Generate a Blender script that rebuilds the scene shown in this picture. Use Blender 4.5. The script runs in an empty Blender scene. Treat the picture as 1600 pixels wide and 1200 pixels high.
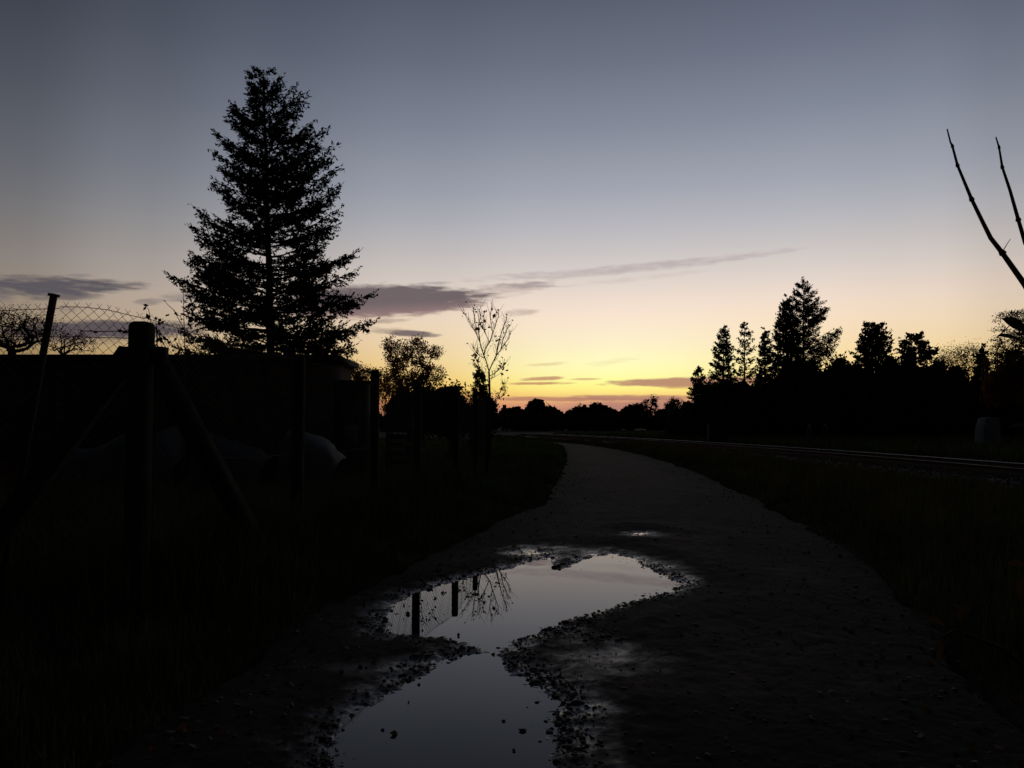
import bpy, math, random
import numpy as np
from mathutils import Vector

R = math.radians
rng = np.random.default_rng(7)
random.seed(7)
C = bpy.context.scene.collection
SC = bpy.context.scene

# ------------------------------------------------------------------ camera
CAM_Z = 1.4
PITCH = R(2.86)
cam_d = bpy.data.cameras.new('camera')
cam = bpy.data.objects.new('camera', cam_d)
C.objects.link(cam)
cam.location = (0, 0, CAM_Z)
cam.rotation_euler = (R(90) + PITCH, 0, 0)
cam_d.sensor_width = 36
cam_d.lens = 27
cam_d.clip_start = 0.05
cam_d.clip_end = 6000
SC.camera = cam

SC.view_settings.view_transform = 'Standard'
SC.view_settings.look = 'None'
SC.view_settings.gamma = 1
SC.view_settings.exposure = 0
SC.view_settings.use_curve_mapping = False
SC.render.engine = 'CYCLES'
SC.cycles.use_denoising = True
SC.cycles.max_bounces = 6


def P(px, py, d):
    """point of the place met at 1600x1200 picture position (px, py), d metres ahead"""
    u = (px - 800) / 1200
    v = (600 - py) / 1200
    dy = math.cos(PITCH) - v * math.sin(PITCH)
    dz = math.sin(PITCH) + v * math.cos(PITCH)
    s = d / dy
    return Vector((u * s, d, CAM_Z + dz * s))


def G(px, py, z=0.0):
    """point of the ground at height z"""
    u = (px - 800) / 1200
    v = (600 - py) / 1200
    dy = math.cos(PITCH) - v * math.sin(PITCH)
    dz = math.sin(PITCH) + v * math.cos(PITCH)
    s = (z - CAM_Z) / dz
    return Vector((u * s, dy * s, z))


def AE(px, py):
    p = P(px, py, 1.0) - Vector((0, 0, CAM_Z))
    p.normalize()
    return math.atan2(p.x, p.y), math.asin(p.z)


def lin(c):
    return tuple(((v / 255) / 12.92 if v / 255 <= 0.04045 else ((v / 255 + 0.055) / 1.055) ** 2.4) for v in c)


# ------------------------------------------------------------------ sky
world = bpy.data.worlds.new('World')
SC.world = world
world.use_nodes = True
nt = world.node_tree
nt.nodes.clear()


def val(x):
    return x


def M(op, a, b=None, c=None, clamp=False):
    n = nt.nodes.new('ShaderNodeMath')
    n.operation = op
    n.use_clamp = clamp
    for i, x in enumerate((a, b, c)):
        if x is None:
            continue
        if isinstance(x, (int, float)):
            n.inputs[i].default_value = x
        else:
            nt.links.new(x, n.inputs[i])
    return n.outputs[0]


def smooth(x, lo, hi):
    n = nt.nodes.new('ShaderNodeMapRange')
    n.interpolation_type = 'SMOOTHSTEP'
    nt.links.new(x, n.inputs[0])
    n.inputs[1].default_value = lo
    n.inputs[2].default_value = hi
    n.inputs[3].default_value = 0
    n.inputs[4].default_value = 1
    return n.outputs[0]


def ramp(x, stops, interp='LINEAR'):
    n = nt.nodes.new('ShaderNodeValToRGB')
    n.color_ramp.interpolation = interp
    e = n.color_ramp.elements
    while len(e) < len(stops):
        e.new(0.5)
    for i, (p, c) in enumerate(stops):
        e[i].position = p
        e[i].color = (*c, 1) if len(c) == 3 else c
    nt.links.new(x, n.inputs[0])
    return n.outputs[0]


def mixc(f, a, b):
    n = nt.nodes.new('ShaderNodeMix')
    n.data_type = 'RGBA'
    n.clamp_factor = True
    if isinstance(f, (int, float)):
        n.inputs[0].default_value = f
    else:
        nt.links.new(f, n.inputs[0])
    for s, x in ((n.inputs[6], a), (n.inputs[7], b)):
        if isinstance(x, tuple):
            s.default_value = (*x, 1)
        else:
            nt.links.new(x, s)
    return n.outputs[2]


def mulc(a, f):
    n = nt.nodes.new('ShaderNodeVectorMath')
    n.operation = 'SCALE'
    nt.links.new(a, n.inputs[0])
    if isinstance(f, (int, float)):
        n.inputs[3].default_value = f
    else:
        nt.links.new(f, n.inputs[3])
    return n.outputs[0]


tc = nt.nodes.new('ShaderNodeTexCoord')
sep = nt.nodes.new('ShaderNodeSeparateXYZ')
nt.links.new(tc.outputs['Generated'], sep.inputs[0])
AZ = M('ARCTAN2', sep.outputs[0], sep.outputs[1])
EL = M('ARCSINE', sep.outputs[2])
el01 = M('DIVIDE', EL, R(90), clamp=True)


def est(y):
    return max(0.0, AE(800, y)[1]) / R(90)


sky_ramp = ramp(el01, [
    (0.0, lin((176, 122, 104))),
    (est(645), lin((196, 138, 116))),
    (est(632), lin((216, 156, 124))),
    (est(621), lin((246, 196, 128))),
    (est(613), lin((255, 236, 132))),
    (est(600), lin((255, 252, 150))),
    (est(582), lin((255, 253, 180))),
    (est(562), lin((254, 250, 194))),
    (est(540), lin((253, 241, 202))),
    (est(500), lin((250, 229, 207))),
    (est(470), lin((239, 221, 206))),
    (est(445), lin((225, 212, 203))),
    (est(400), lin((203, 197, 196))),
    (est(350), lin((182, 181, 188))),
    (est(300), lin((162, 165, 177))),
    (est(200), lin((131, 137, 152))),
    (est(100), lin((107, 113, 129))),
    (est(0), lin((88, 94, 110))),
    (0.5, lin((60, 66, 82))),
    (0.75, lin((40, 45, 58))),
    (1.0, lin((30, 34, 45))),
])


off_ramp = ramp(el01, [
    (0.0, lin((176, 112, 92))),
    (est(640), lin((206, 134, 98))),
    (est(625), lin((236, 164, 98))),
    (est(610), lin((250, 190, 106))),
    (est(590), lin((251, 204, 126))),
    (est(565), lin((251, 213, 152))),
    (est(540), lin((249, 218, 174))),
    (est(510), lin((247, 222, 192))),
    (est(480), lin((241, 220, 202))),
    (est(445), lin((225, 212, 203))),
    (est(400), lin((203, 197, 196))),
    (est(350), lin((180, 181, 188))),
    (est(300), lin((161, 165, 178))),
    (est(200), lin((130, 137, 153))),
    (est(100), lin((106, 113, 130))),
    (est(0), lin((87, 94, 111))),
    (0.5, lin((59, 66, 82))),
    (0.75, lin((40, 45, 58))),
    (1.0, lin((30, 34, 45))),
])


def azp(x):
    return (AE(x, 660)[0] / math.pi + 1) / 2


az01 = M('ADD', M('DIVIDE', AZ, 2 * math.pi), 0.5)
g = lambda v: (v, v, v)
az_fac = ramp(az01, [
    (0.0, g(.035)), (0.25, g(.06)), (0.33, g(.14)),
    (azp(0), g(.33)), (azp(200), g(.50)), (azp(400), g(.68)), (azp(650), g(.88)), (azp(850), g(.98)),
    (azp(1000), g(1.0)), (azp(1250), g(.99)), (azp(1450), g(.93)), (azp(1600), g(.78)),
    (0.66, g(.30)), (0.75, g(.09)), (0.9, g(.04)), (1.0, g(.035)),
], 'EASE')
azs = nt.nodes.new('ShaderNodeSeparateColor')
nt.links.new(az_fac, azs.inputs[0])
offf = nt.nodes.new('ShaderNodeSeparateColor')
nt.links.new(ramp(az01, [(0, g(1)), (azp(520), g(1)), (azp(700), g(.75)), (azp(860), g(.12)), (azp(950), g(0)), (azp(1060), g(.12)), (azp(1180), g(.5)), (azp(1350), g(.8)), (azp(1600), g(.85)), (1, g(1))]), offf.inputs[0])
sky_ramp = mixc(offf.outputs[0], sky_ramp, off_ramp)
high = smooth(EL, R(38), R(85))
azf = M('ADD', M('MULTIPLY', azs.outputs[0], M('SUBTRACT', 1.0, high)), M('MULTIPLY', high, .40))
sky = mulc(sky_ramp, azf)

# clouds: long flat dusk streaks, soft noisy edges
nz = nt.nodes.new('ShaderNodeTexNoise')
cmb = nt.nodes.new('ShaderNodeCombineXYZ')
nt.links.new(M('MULTIPLY', AZ, 16), cmb.inputs[0])
nt.links.new(M('MULTIPLY', EL, 90), cmb.inputs[1])
nz.inputs['Scale'].default_value = 1.0
nz.inputs['Detail'].default_value = 5
nz.inputs['Roughness'].default_value = 0.6
nt.links.new(cmb.outputs[0], nz.inputs['Vector'])
NZ = M('SUBTRACT', nz.outputs[0], 0.5)
nz2 = nt.nodes.new('ShaderNodeTexNoise')
cmb2 = nt.nodes.new('ShaderNodeCombineXYZ')
nt.links.new(M('MULTIPLY', AZ, 45), cmb2.inputs[0])
nt.links.new(M('MULTIPLY', EL, 260), cmb2.inputs[1])
nz2.inputs['Scale'].default_value = 1.0
nz2.inputs['Detail'].default_value = 4
nt.links.new(cmb2.outputs[0], nz2.inputs['Vector'])
NZ2 = M('SUBTRACT', nz2.outputs[0], 0.5)
NZS = M('ADD', NZ, M('MULTIPLY', NZ2, 0.85))


def cloud(sk, x0, y0, x1, y1, half, dens, col, edge=0.9, amp=2.2, bow=0.0, taper=0.0, under=0.0):
    """streak from picture position (x0,y0) to (x1,y1), half thickness in picture px"""
    a0, e0 = AE(x0, y0)
    a1, e1 = AE(x1, y1)
    ca, ce = (a0 + a1) / 2, (e0 + e1) / 2
    ha = (a1 - a0) / 2
    sl = (e1 - e0) / (a1 - a0)
    hb = half / 1200
    t = M('DIVIDE', M('SUBTRACT', AZ, ca), ha)
    mid = M('MULTIPLY_ADD', t, sl * ha, ce)
    t2 = M('MULTIPLY', t, t)
    mid = M('MULTIPLY_ADD', t2, bow / 1200, mid)
    w = M('MULTIPLY_ADD', t, taper * hb, hb)
    s = M('DIVIDE', M('SUBTRACT', EL, mid), w)
    q = M('ADD', t2, M('MULTIPLY', s, s))
    f = M('ADD', M('SUBTRACT', 1.0, q), M('MULTIPLY', NZS, amp))
    al = M('MULTIPLY', smooth(f, 0.0, edge), dens)
    if under:
        warm = tuple(min(1, c * k) for c, k in zip(col, (2.2, 1.75, 1.55)))
        c = mixc(smooth(s, -1.1, 0.1), warm, col)
        return mixc(al, sk, c)
    return mixc(al, sk, col)


dk = lin((104, 92, 97))
dk2 = lin((84, 80, 88))
sky = cloud(sky, 690, 440, 1290, 384, 9, .48, lin((158, 142, 146)), edge=1.2, amp=1.6, bow=2, taper=-.15)
sky = cloud(sky, 820, 452, 1140, 418, 5, .22, lin((178, 160, 158)), edge=1.3, amp=2.2)
sky = cloud(sky, 640, 474, 880, 440, 15, .42, lin((160, 138, 134)), edge=1.4, amp=2.2)
sky = cloud(sky, 770, 446, 880, 444, 6, .62, lin((148, 132, 136)), edge=1.0, amp=2.0)
sky = cloud(sky, 650, 443, 715, 441, 3, .5, lin((150, 138, 142)), edge=1.0, amp=1.6)
sky = cloud(sky, 400, 474, 795, 463, 29, .97, dk, edge=.6, amp=.95, taper=-.22, under=1)
sky = cloud(sky, 560, 503, 650, 499, 5, .55, lin((128, 110, 108)), edge=1.2, amp=2.0)
sky = cloud(sky, 540, 512, 690, 523, 7, .5, lin((120, 103, 104)), edge=1.3, amp=1.9)
sky = cloud(sky, 598, 519, 690, 523, 6, .9, lin((108, 94, 98)), edge=.7, amp=1.2)
sky = cloud(sky, 780, 490, 850, 486, 7, .5, lin((158, 136, 132)), edge=1.2, amp=2.0)
sky = cloud(sky, 815, 571, 893, 567, 3.5, .4, lin((205, 160, 120)), edge=1.2, amp=1.8)
sky = cloud(sky, 900, 572, 1000, 560, 6, .22, lin((205, 170, 130)), edge=1.3, amp=2.2)
# low streaks over the glow
sky = cloud(sky, 808, 593, 888, 590, 4, .85, lin((190, 136, 108)), edge=.8, amp=1.5)
sky = cloud(sky, 780, 600, 905, 598, 3, .85, lin((190, 134, 100)), edge=.9, amp=1.3)
sky = cloud(sky, 880, 593, 945, 592, 2.5, .7, lin((200, 148, 112)), edge=1.0, amp=1.5)
sky = cloud(sky, 925, 599, 1290, 592, 9, .93, lin((180, 130, 110)), edge=.7, amp=1.1)
sky = cloud(sky, 1020, 606, 1180, 604, 3, .6, lin((200, 146, 104)), edge=1.1, amp=1.6)
sky = cloud(sky, 845, 640, 1190, 634, 18, .85, lin((176, 128, 114)), edge=.9, amp=.8)
sky = cloud(sky, 690, 622, 1010, 624, 4.5, .8, lin((176, 124, 104)), edge=.9, amp=1.4)
sky = cloud(sky, 870, 621, 1110, 622, 6, .85, lin((172, 124, 108)), edge=.8, amp=1.2)
# left bank
sky = cloud(sky, -80, 447, 240, 447, 16, .95, dk2, edge=.9, amp=1.4, taper=-.25)
sky = cloud(sky, 20, 464, 172, 463, 8, .8, lin((92, 86, 92)), edge=.9, amp=1.5)
sky = cloud(sky, -60, 468, 40, 464, 9, .5, lin((108, 100, 104)), edge=1.2, amp=2)
sky = cloud(sky, 100, 429, 150, 431, 3, .5, lin((112, 110, 114)), edge=1.2, amp=1.5)
sky = cloud(sky, 205, 472, 262, 470, 6, .62, lin((112, 104, 108)), edge=1.1, amp=1.7)
sky = cloud(sky, 235, 463, 330, 466, 8, .6, lin((104, 98, 104)), edge=1.1, amp=1.7)
sky = cloud(sky, 60, 484, 130, 482, 7, .4, lin((112, 104, 106)), edge=1.2, amp=2)
sky = cloud(sky, -60, 516, 360, 513, 15, .95, lin((82, 74, 82)), edge=.7, amp=1.2)
sky = cloud(sky, -60, 528, 230, 532, 9, .6, lin((98, 84, 84)), edge=1.1, amp=2)

# physical twilight scattering added thinly over the measured gradient
nish = nt.nodes.new('ShaderNodeTexSky')
nish.sky_type = 'NISHITA'
nish.sun_disc = False
nish.sun_elevation = R(-1.5)
nish.sun_rotation = R(8)
bg1 = nt.nodes.new('ShaderNodeBackground')
nt.links.new(sky, bg1.inputs[0])
bg1.inputs[1].default_value = 1.0
bg2 = nt.nodes.new('ShaderNodeBackground')
nt.links.new(nish.outputs[0], bg2.inputs[0])
bg2.inputs[1].default_value = 0.01
addn = nt.nodes.new('ShaderNodeAddShader')
nt.links.new(bg1.outputs[0], addn.inputs[0])
nt.links.new(bg2.outputs[0], addn.inputs[1])
wo = nt.nodes.new('ShaderNodeOutputWorld')
nt.links.new(addn.outputs[0], wo.inputs[0])

# ------------------------------------------------------------------ materials
def mat(name, col, rough=.9, var=.35, scale=6, spec=.3, metal=0, trans=0, bump=0, bscale=40):
    m = bpy.data.materials.new(name)
    m.use_nodes = True
    t = m.node_tree
    b = t.nodes['Principled BSDF']
    b.inputs['Roughness'].default_value = rough
    b.inputs['Metallic'].default_value = metal
    b.inputs['Specular IOR Level'].default_value = spec
    co = t.nodes.new('ShaderNodeTexCoord')
    n = t.nodes.new('ShaderNodeTexNoise')
    n.inputs['Scale'].default_value = scale
    n.inputs['Detail'].default_value = 6
    t.links.new(co.outputs['Object'], n.inputs['Vector'])
    r = t.nodes.new('ShaderNodeValToRGB')
    r.color_ramp.elements[0].position = .3
    r.color_ramp.elements[1].position = .7
    r.color_ramp.elements[0].color = (*[c * (1 - var) for c in col], 1)
    r.color_ramp.elements[1].color = (*[min(1, c * (1 + var)) for c in col], 1)
    t.links.new(n.outputs[0], r.inputs[0])
    t.links.new(r.outputs[0], b.inputs['Base Color'])
    if bump:
        bn = t.nodes.new('ShaderNodeTexNoise')
        bn.inputs['Scale'].default_value = bscale
        bn.inputs['Detail'].default_value = 8
        t.links.new(co.outputs['Object'], bn.inputs['Vector'])
        bp = t.nodes.new('ShaderNodeBump')
        bp.inputs['Strength'].default_value = bump
        bp.inputs['Distance'].default_value = .02
        t.links.new(bn.outputs[0], bp.inputs['Height'])
        t.links.new(bp.outputs[0], b.inputs['Normal'])
    if trans:
        tr = t.nodes.new('ShaderNodeBsdfTranslucent')
        t.links.new(r.outputs[0], tr.inputs[0])
        mx = t.nodes.new('ShaderNodeMixShader')
        mx.inputs[0].default_value = trans
        t.links.new(b.outputs[0], mx.inputs[1])
        t.links.new(tr.outputs[0], mx.inputs[2])
        t.links.new(mx.outputs[0], t.nodes['Material Output'].inputs[0])
    return m


m_bark = mat('bark', (.045, .035, .028), .95, bump=.4)
m_needle = mat('needles', (.018, .032, .02), .8, trans=.12)
m_needle2 = mat('spruce_needles', (.02, .028, .014), .85, trans=.12)
m_leaf = mat('leaves', (.035, .045, .015), .7, trans=.3)
m_leafr = mat('withered_leaves', (.17, .085, .032), .8, trans=.12)
m_leafb = mat('autumn_leaves', (.40, .17, .05), .7, trans=.65)
m_leafd = mat('dark_leaves', (.022, .03, .012), .85, trans=.2)
m_twig = mat('twigs', (.07, .045, .03), .9)
m_conc = mat('concrete', (.036, .038, .035), 1.0, bump=.3, bscale=60, spec=.04)
m_wire = mat('wire', (.10, .075, .06), .7, metal=.3)
m_grass = mat('grass_blades', (.075, .11, .036), .9, var=.5, scale=2, trans=.2)
m_dry = mat('dry_grass', (.12, .085, .04), .9, var=.4, scale=2, trans=.25)
m_ground = mat('soil', (.028, .027, .018), 1.0, var=.5, scale=.8, bump=.6, bscale=20, spec=.1)
m_wood = mat('weathered_wood', (.05, .04, .032), .95, bump=.4)
m_roof = mat('roofing_felt', (.04, .04, .042), .9)
m_tarp = mat('tarpaulin', (.04, .056, .064), .7, var=.25, scale=3, bump=.3, bscale=5)
m_stone = mat('stones', (.07, .06, .052), .75, var=.5, scale=14)
m_steel = mat('rail_steel', (.20, .18, .17), .42, metal=1, var=.1)
m_rust = mat('rust', (.06, .038, .028), .85, var=.4, scale=20)
m_rail_dark = mat('dark_rail', (.10, .08, .07), .6, metal=1, var=.3)  # darker, rougher metal for the head of the near rail
m_leafo = mat('olive_leaves', (.16, .13, .045), .7, trans=.55)
m_ball = mat('ballast_stone', (.05, .043, .04), .95, var=.5, scale=20)
m_slp = mat('sleeper_wood', (.045, .038, .034), .95)
m_pale = mat('pale_plastic', (.13, .165, .20), .8, var=.2, spec=.1)
m_grey = mat('grey_paint', (.06, .06, .062), .95, var=.15, spec=.05)
m_brick = mat('brickwork', (.20, .10, .07), .95)

# mud of the lane: dry on the crown, wet and glossy towards the waterline
WATER = -0.035
m_mud = bpy.data.materials.new('lane_mud')
m_mud.use_nodes = True
t = m_mud.node_tree
b = t.nodes['Principled BSDF']
ge = t.nodes.new('ShaderNodeNewGeometry')
sx = t.nodes.new('ShaderNodeSeparateXYZ')
t.links.new(ge.outputs['Position'], sx.inputs[0])
n1 = t.nodes.new('ShaderNodeTexNoise'); n1.inputs['Scale'].default_value = 5; n1.inputs['Detail'].default_value = 8
t.links.new(ge.outputs['Position'], n1.inputs['Vector'])
n2 = t.nodes.new('ShaderNodeTexNoise'); n2.inputs['Scale'].default_value = 60; n2.inputs['Detail'].default_value = 6
t.links.new(ge.outputs['Position'], n2.inputs['Vector'])
ad = t.nodes.new('ShaderNodeMath'); ad.operation = 'MULTIPLY_ADD'
t.links.new(n1.outputs[0], ad.inputs[0]); ad.inputs[1].default_value = -.03
t.links.new(sx.outputs[2], ad.inputs[2])
wet = t.nodes.new('ShaderNodeMapRange')
t.links.new(ad.outputs[0], wet.inputs[0])
wet.inputs[1].default_value = WATER - .012; wet.inputs[2].default_value = WATER + .008
wet.inputs[3].default_value = 1; wet.inputs[4].default_value = 0
cr = t.nodes.new('ShaderNodeValToRGB')
cr.color_ramp.elements[0].color = (.038, .028, .023, 1); cr.color_ramp.elements[1].color = (.092, .068, .057, 1)
cr.color_ramp.elements[0].position = .35; cr.color_ramp.elements[1].position = .65
t.links.new(n1.outputs[0], cr.inputs[0])
mx = t.nodes.new('ShaderNodeMix'); mx.data_type = 'RGBA'
t.links.new(wet.outputs[0], mx.inputs[0]); t.links.new(cr.outputs[0], mx.inputs[6]); mx.inputs[7].default_value = (.028, .022, .019, 1)
at = t.nodes.new('ShaderNodeAttribute'); at.attribute_name = 'verge'
mv = t.nodes.new('ShaderNodeMix'); mv.data_type = 'RGBA'
t.links.new(at.outputs['Fac'], mv.inputs[0]); t.links.new(mx.outputs[2], mv.inputs[6]); mv.inputs[7].default_value = (.018, .018, .011, 1)
t.links.new(mv.outputs[2], b.inputs['Base Color'])
rr = t.nodes.new('ShaderNodeMapRange')
t.links.new(wet.outputs[0], rr.inputs[0]); rr.inputs[3].default_value = .95; rr.inputs[4].default_value = .30
t.links.new(rr.outputs[0], b.inputs['Roughness'])
sp = t.nodes.new('ShaderNodeMapRange')
t.links.new(wet.outputs[0], sp.inputs[0]); sp.inputs[3].default_value = .12; sp.inputs[4].default_value = .5
t.links.new(sp.outputs[0], b.inputs['Specular IOR Level'])
bp = t.nodes.new('ShaderNodeBump'); bp.inputs['Strength'].default_value = .5; bp.inputs['Distance'].default_value = .006
t.links.new(n2.outputs[0], bp.inputs['Height']); t.links.new(bp.outputs[0], b.inputs['Normal'])

m_water = bpy.data.materials.new('puddle_water')
m_water.use_nodes = True
b = m_water.node_tree.nodes['Principled BSDF']
b.inputs['Base Color'].default_value = (.006, .005, .004, 1)
b.inputs['Specular Tint'].default_value = (1, .94, .87, 1)
b.inputs['Roughness'].default_value = 0.0
b.inputs['IOR'].default_value = 1.33
b.inputs['Specular IOR Level'].default_value = .42

# ------------------------------------------------------------------ helpers
def mesh_np(name, v, faces, material=None, smooth_=False):
    """faces: list of int arrays (n,k)"""
    me = bpy.data.meshes.new(name)
    v = np.asarray(v, dtype=np.float32).reshape(-1, 3)
    faces = [np.asarray(f, dtype=np.int32) for f in faces if len(f)]
    nl = sum(f.size for f in faces)
    npoly = sum(len(f) for f in faces)
    me.vertices.add(len(v)); me.vertices.foreach_set('co', v.ravel())
    me.loops.add(nl); me.polygons.add(npoly)
    me.loops.foreach_set('vertex_index', np.concatenate([f.ravel() for f in faces]))
    tot = np.concatenate([np.full(len(f), f.shape[1], dtype=np.int32) for f in faces])
    st = np.concatenate([[0], np.cumsum(tot)[:-1]]).astype(np.int32)
    me.polygons.foreach_set('loop_start', st)
    me.polygons.foreach_set('loop_total', tot)
    if smooth_:
        me.polygons.foreach_set('use_smooth', np.ones(npoly, dtype=bool))
    me.update(calc_edges=True)
    if material:
        me.materials.append(material)
    return me


def link(name, me, parent=None, kind=None):
    o = bpy.data.objects.new(name, me)
    C.objects.link(o)
    if parent:
        o.parent = parent
        o.matrix_parent_inverse = parent.matrix_world.inverted()
    if kind:
        o['kind'] = kind
    return o


def thing(name, label, cat, loc=(0, 0, 0), group=None):
    o = bpy.data.objects.new(name, None)
    C.objects.link(o)
    o.location = loc
    o.empty_display_size = .2
    o['label'] = label
    o['category'] = cat
    if group:
        o['group'] = group
    o.matrix_world = __import__('mathutils').Matrix.Translation(Vector(loc))
    return o


def tag(o, label, cat, group=None):
    o['label'] = label; o['category'] = cat
    if group:
        o['group'] = group
    return o


class MB:
    def __init__(s):
        s.v = []; s.f = {}; s.n = 0

    def add(s, v, f):
        v = np.asarray(v, float).reshape(-1, 3)
        f = np.asarray(f, int)
        s.f.setdefault(f.shape[1], []).append(f + s.n)
        s.v.append(v); s.n += len(v)

    def tubes(s, p0, p1, r0, r1, k=4):
        p0 = np.asarray(p0, float); p1 = np.asarray(p1, float)
        n = len(p0)
        if n == 0:
            return
        r0 = np.broadcast_to(np.asarray(r0, float), (n,)); r1 = np.broadcast_to(np.asarray(r1, float), (n,))
        d = p1 - p0
        L = np.linalg.norm(d, axis=1, keepdims=True); L[L == 0] = 1
        d = d / L
        ref = np.where(np.abs(d[:, 2:3]) > .9, np.array([[1., 0, 0]]), np.array([[0, 0, 1.]]))
        a = np.cross(d, ref); a /= np.linalg.norm(a, axis=1, keepdims=True)
        bb = np.cross(d, a)
        ang = np.arange(k) * 2 * math.pi / k
        off = a[:, None, :] * np.cos(ang)[None, :, None] + bb[:, None, :] * np.sin(ang)[None, :, None]
        v = np.concatenate([p0[:, None, :] + off * r0[:, None, None], p1[:, None, :] + off * r1[:, None, None]], axis=1)
        i = np.arange(k); j = (i + 1) % k
        q = np.stack([i, j, j + k, i + k], axis=1)
        f = (np.arange(n) * 2 * k)[:, None, None] + q[None]
        s.add(v.reshape(-1, 3), f.reshape(-1, 4))

    def path(s, pts, r0, r1=None, k=6):
        pts = np.asarray(pts, float)
        r1 = r0 if r1 is None else r1
        rs = np.linspace(r0, r1, len(pts))
        d = np.gradient(pts, axis=0)
        d /= np.maximum(np.linalg.norm(d, axis=1, keepdims=True), 1e-9)
        ref = np.array([0, 0, 1.]) if abs(d[0, 2]) < .9 else np.array([1., 0, 0])
        a = np.cross(d, ref); a /= np.linalg.norm(a, axis=1, keepdims=True)
        bb = np.cross(d, a)
        ang = np.arange(k) * 2 * math.pi / k
        v = pts[:, None, :] + (a[:, None, :] * np.cos(ang)[None, :, None] + bb[:, None, :] * np.sin(ang)[None, :, None]) * rs[:, None, None]
        n = len(pts)
        i = np.arange(k); j = (i + 1) % k
        q = np.stack([i, j, j + k, i + k], axis=1)
        f = (np.arange(n - 1) * k)[:, None, None] + q[None]
        s.add(v.reshape(-1, 3), f.reshape(-1, 4))
        s.f.setdefault(k, []).append(np.array([list(range(k))[::-1]]) + s.n - n * k)
        s.f.setdefault(k, []).append(np.array([list(range(k))]) + s.n - k)

    def quads(s, c, size, asp=.5, up=None, dirs=None):
        """rhombic leaves at centres c"""
        c = np.asarray(c, float); n = len(c)
        if n == 0:
            return
        size = np.broadcast_to(np.asarray(size, float), (n,))
        d = rng.normal(size=(n, 3)) if dirs is None else np.asarray(dirs, float)
        d = d / np.maximum(np.linalg.norm(d, axis=1, keepdims=True), 1e-9)
        e = rng.normal(size=(n, 3))
        e = np.cross(d, e); e /= np.maximum(np.linalg.norm(e, axis=1, keepdims=True), 1e-9)
        a = d * size[:, None] * .5
        w = e * size[:, None] * .5 * asp
        v = np.stack([c - a, c + w - a * .1, c + a, c - w - a * .1], axis=1)
        f = np.arange(n * 4).reshape(n, 4)
        s.add(v.reshape(-1, 3), f)

    def box(s, c, sz, rot=0, chamfer=0):
        x, y, z = [q / 2 for q in sz]
        v = np.array([[-x, -y, -z], [x, -y, -z], [x, y, -z], [-x, y, -z], [-x, -y, z], [x, -y, z], [x, y, z], [-x, y, z]])
        cr_, sr = math.cos(rot), math.sin(rot)
        v = v @ np.array([[cr_, sr, 0], [-sr, cr_, 0], [0, 0, 1]]) + np.array(c)
        s.add(v, [[0, 3, 2, 1], [4, 5, 6, 7], [0, 1, 5, 4], [1, 2, 6, 5], [2, 3, 7, 6], [3, 0, 4, 7]])

    def beam(s, p0, p1, w, h):
        p0 = np.array(p0, float); p1 = np.array(p1, float)
        d = p1 - p0; d /= np.linalg.norm(d)
        ref = np.array([0, 0, 1.]) if abs(d[2]) < .95 else np.array([0, 1., 0])
        a = np.cross(d, ref); a /= np.linalg.norm(a)
        bb = np.cross(a, d)
        v = []
        for p in (p0, p1):
            for sa, sb in ((-1, -1), (1, -1), (1, 1), (-1, 1)):
                v.append(p + a * sa * w / 2 + bb * sb * h / 2)
        s.add(v, [[0, 3, 2, 1], [4, 5, 6, 7], [0, 1, 5, 4], [1, 2, 6, 5], [2, 3, 7, 6], [3, 0, 4, 7]])

    def build(s, name, m, parent=None, kind=None, smooth_=False):
        v = np.concatenate(s.v) if s.v else np.zeros((0, 3))
        me = mesh_np(name, v, [np.concatenate(x) for x in s.f.values()], m, smooth_)
        return link(name, me, parent, kind)


# value noise
_T = np.random.default_rng(3).random((256, 256))


def vnoise(x, y):
    xi = np.floor(x).astype(int); yi = np.floor(y).astype(int)
    fx = x - xi; fy = y - yi
    fx = fx * fx * (3 - 2 * fx); fy = fy * fy * (3 - 2 * fy)
    a = _T[xi % 256, yi % 256]; b_ = _T[(xi + 1) % 256, yi % 256]
    c = _T[xi % 256, (yi + 1) % 256]; d = _T[(xi + 1) % 256, (yi + 1) % 256]
    return (a * (1 - fx) + b_ * fx) * (1 - fy) + (c * (1 - fx) + d * fx) * fy - .5


def fbm(x, y, o=4, g=.5):
    s = 0; a = 1
    for i in range(o):
        s = s + a * vnoise(x * 2 ** i + 17.3 * i, y * 2 ** i + 5.1 * i)
        a *= g
    return s


# ------------------------------------------------------------------ lane, verges, puddles
YK = [-40, 0, 2.5, 3.8, 4.9, 6.0, 7.6, 11.6, 13.4, 19.3, 26, 33.6, 44, 50, 60, 75, 100]
XL = [-2.2, -1.8, -1.7, -1.6, -1.48, -1.3, -1.0, 0.0, .55, 1.2, 1.8, 2.4, 2.9, 2.3, -.5, -7, -22]
XR = [2.0, 2.15, 2.2, 2.35, 2.7, 3.0, 3.5, 4.1, 4.35, 4.95, 5.4, 5.6, 5.1, 4.3, 1.8, -4, -19]


def edges(y):
    return np.interp(y, YK, XL), np.interp(y, YK, XR)


def rail_x(y):
    return 13.3 - .0029 * np.maximum(np.asarray(y, float) - 10, 0) ** 2


def ground_z(x, y):
    xl, xr = edges(y)
    wob = .12 * fbm(x * .7, y * .7, 3)
    dl = xl + wob - x; dr = x - xr - wob
    d = np.maximum(dl, dr)                       # >0 outside the lane
    base = -.20 + .20 * np.clip((d + .22) / .3, 0, 1)
    verge = .10 * np.clip(d / .8, 0, 1) + .09 * fbm(x * .5, y * .5, 4) * np.clip(d, 0, 1)
    z = base + verge
    tx = rail_x(y) - .72
    emb = np.clip((3.2 - np.abs(x - tx)) / 1.6, 0, 1)
    z = np.where((y > -40) & (y < 150), z * (1 - emb) + emb * .02, z)
    return z


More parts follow.
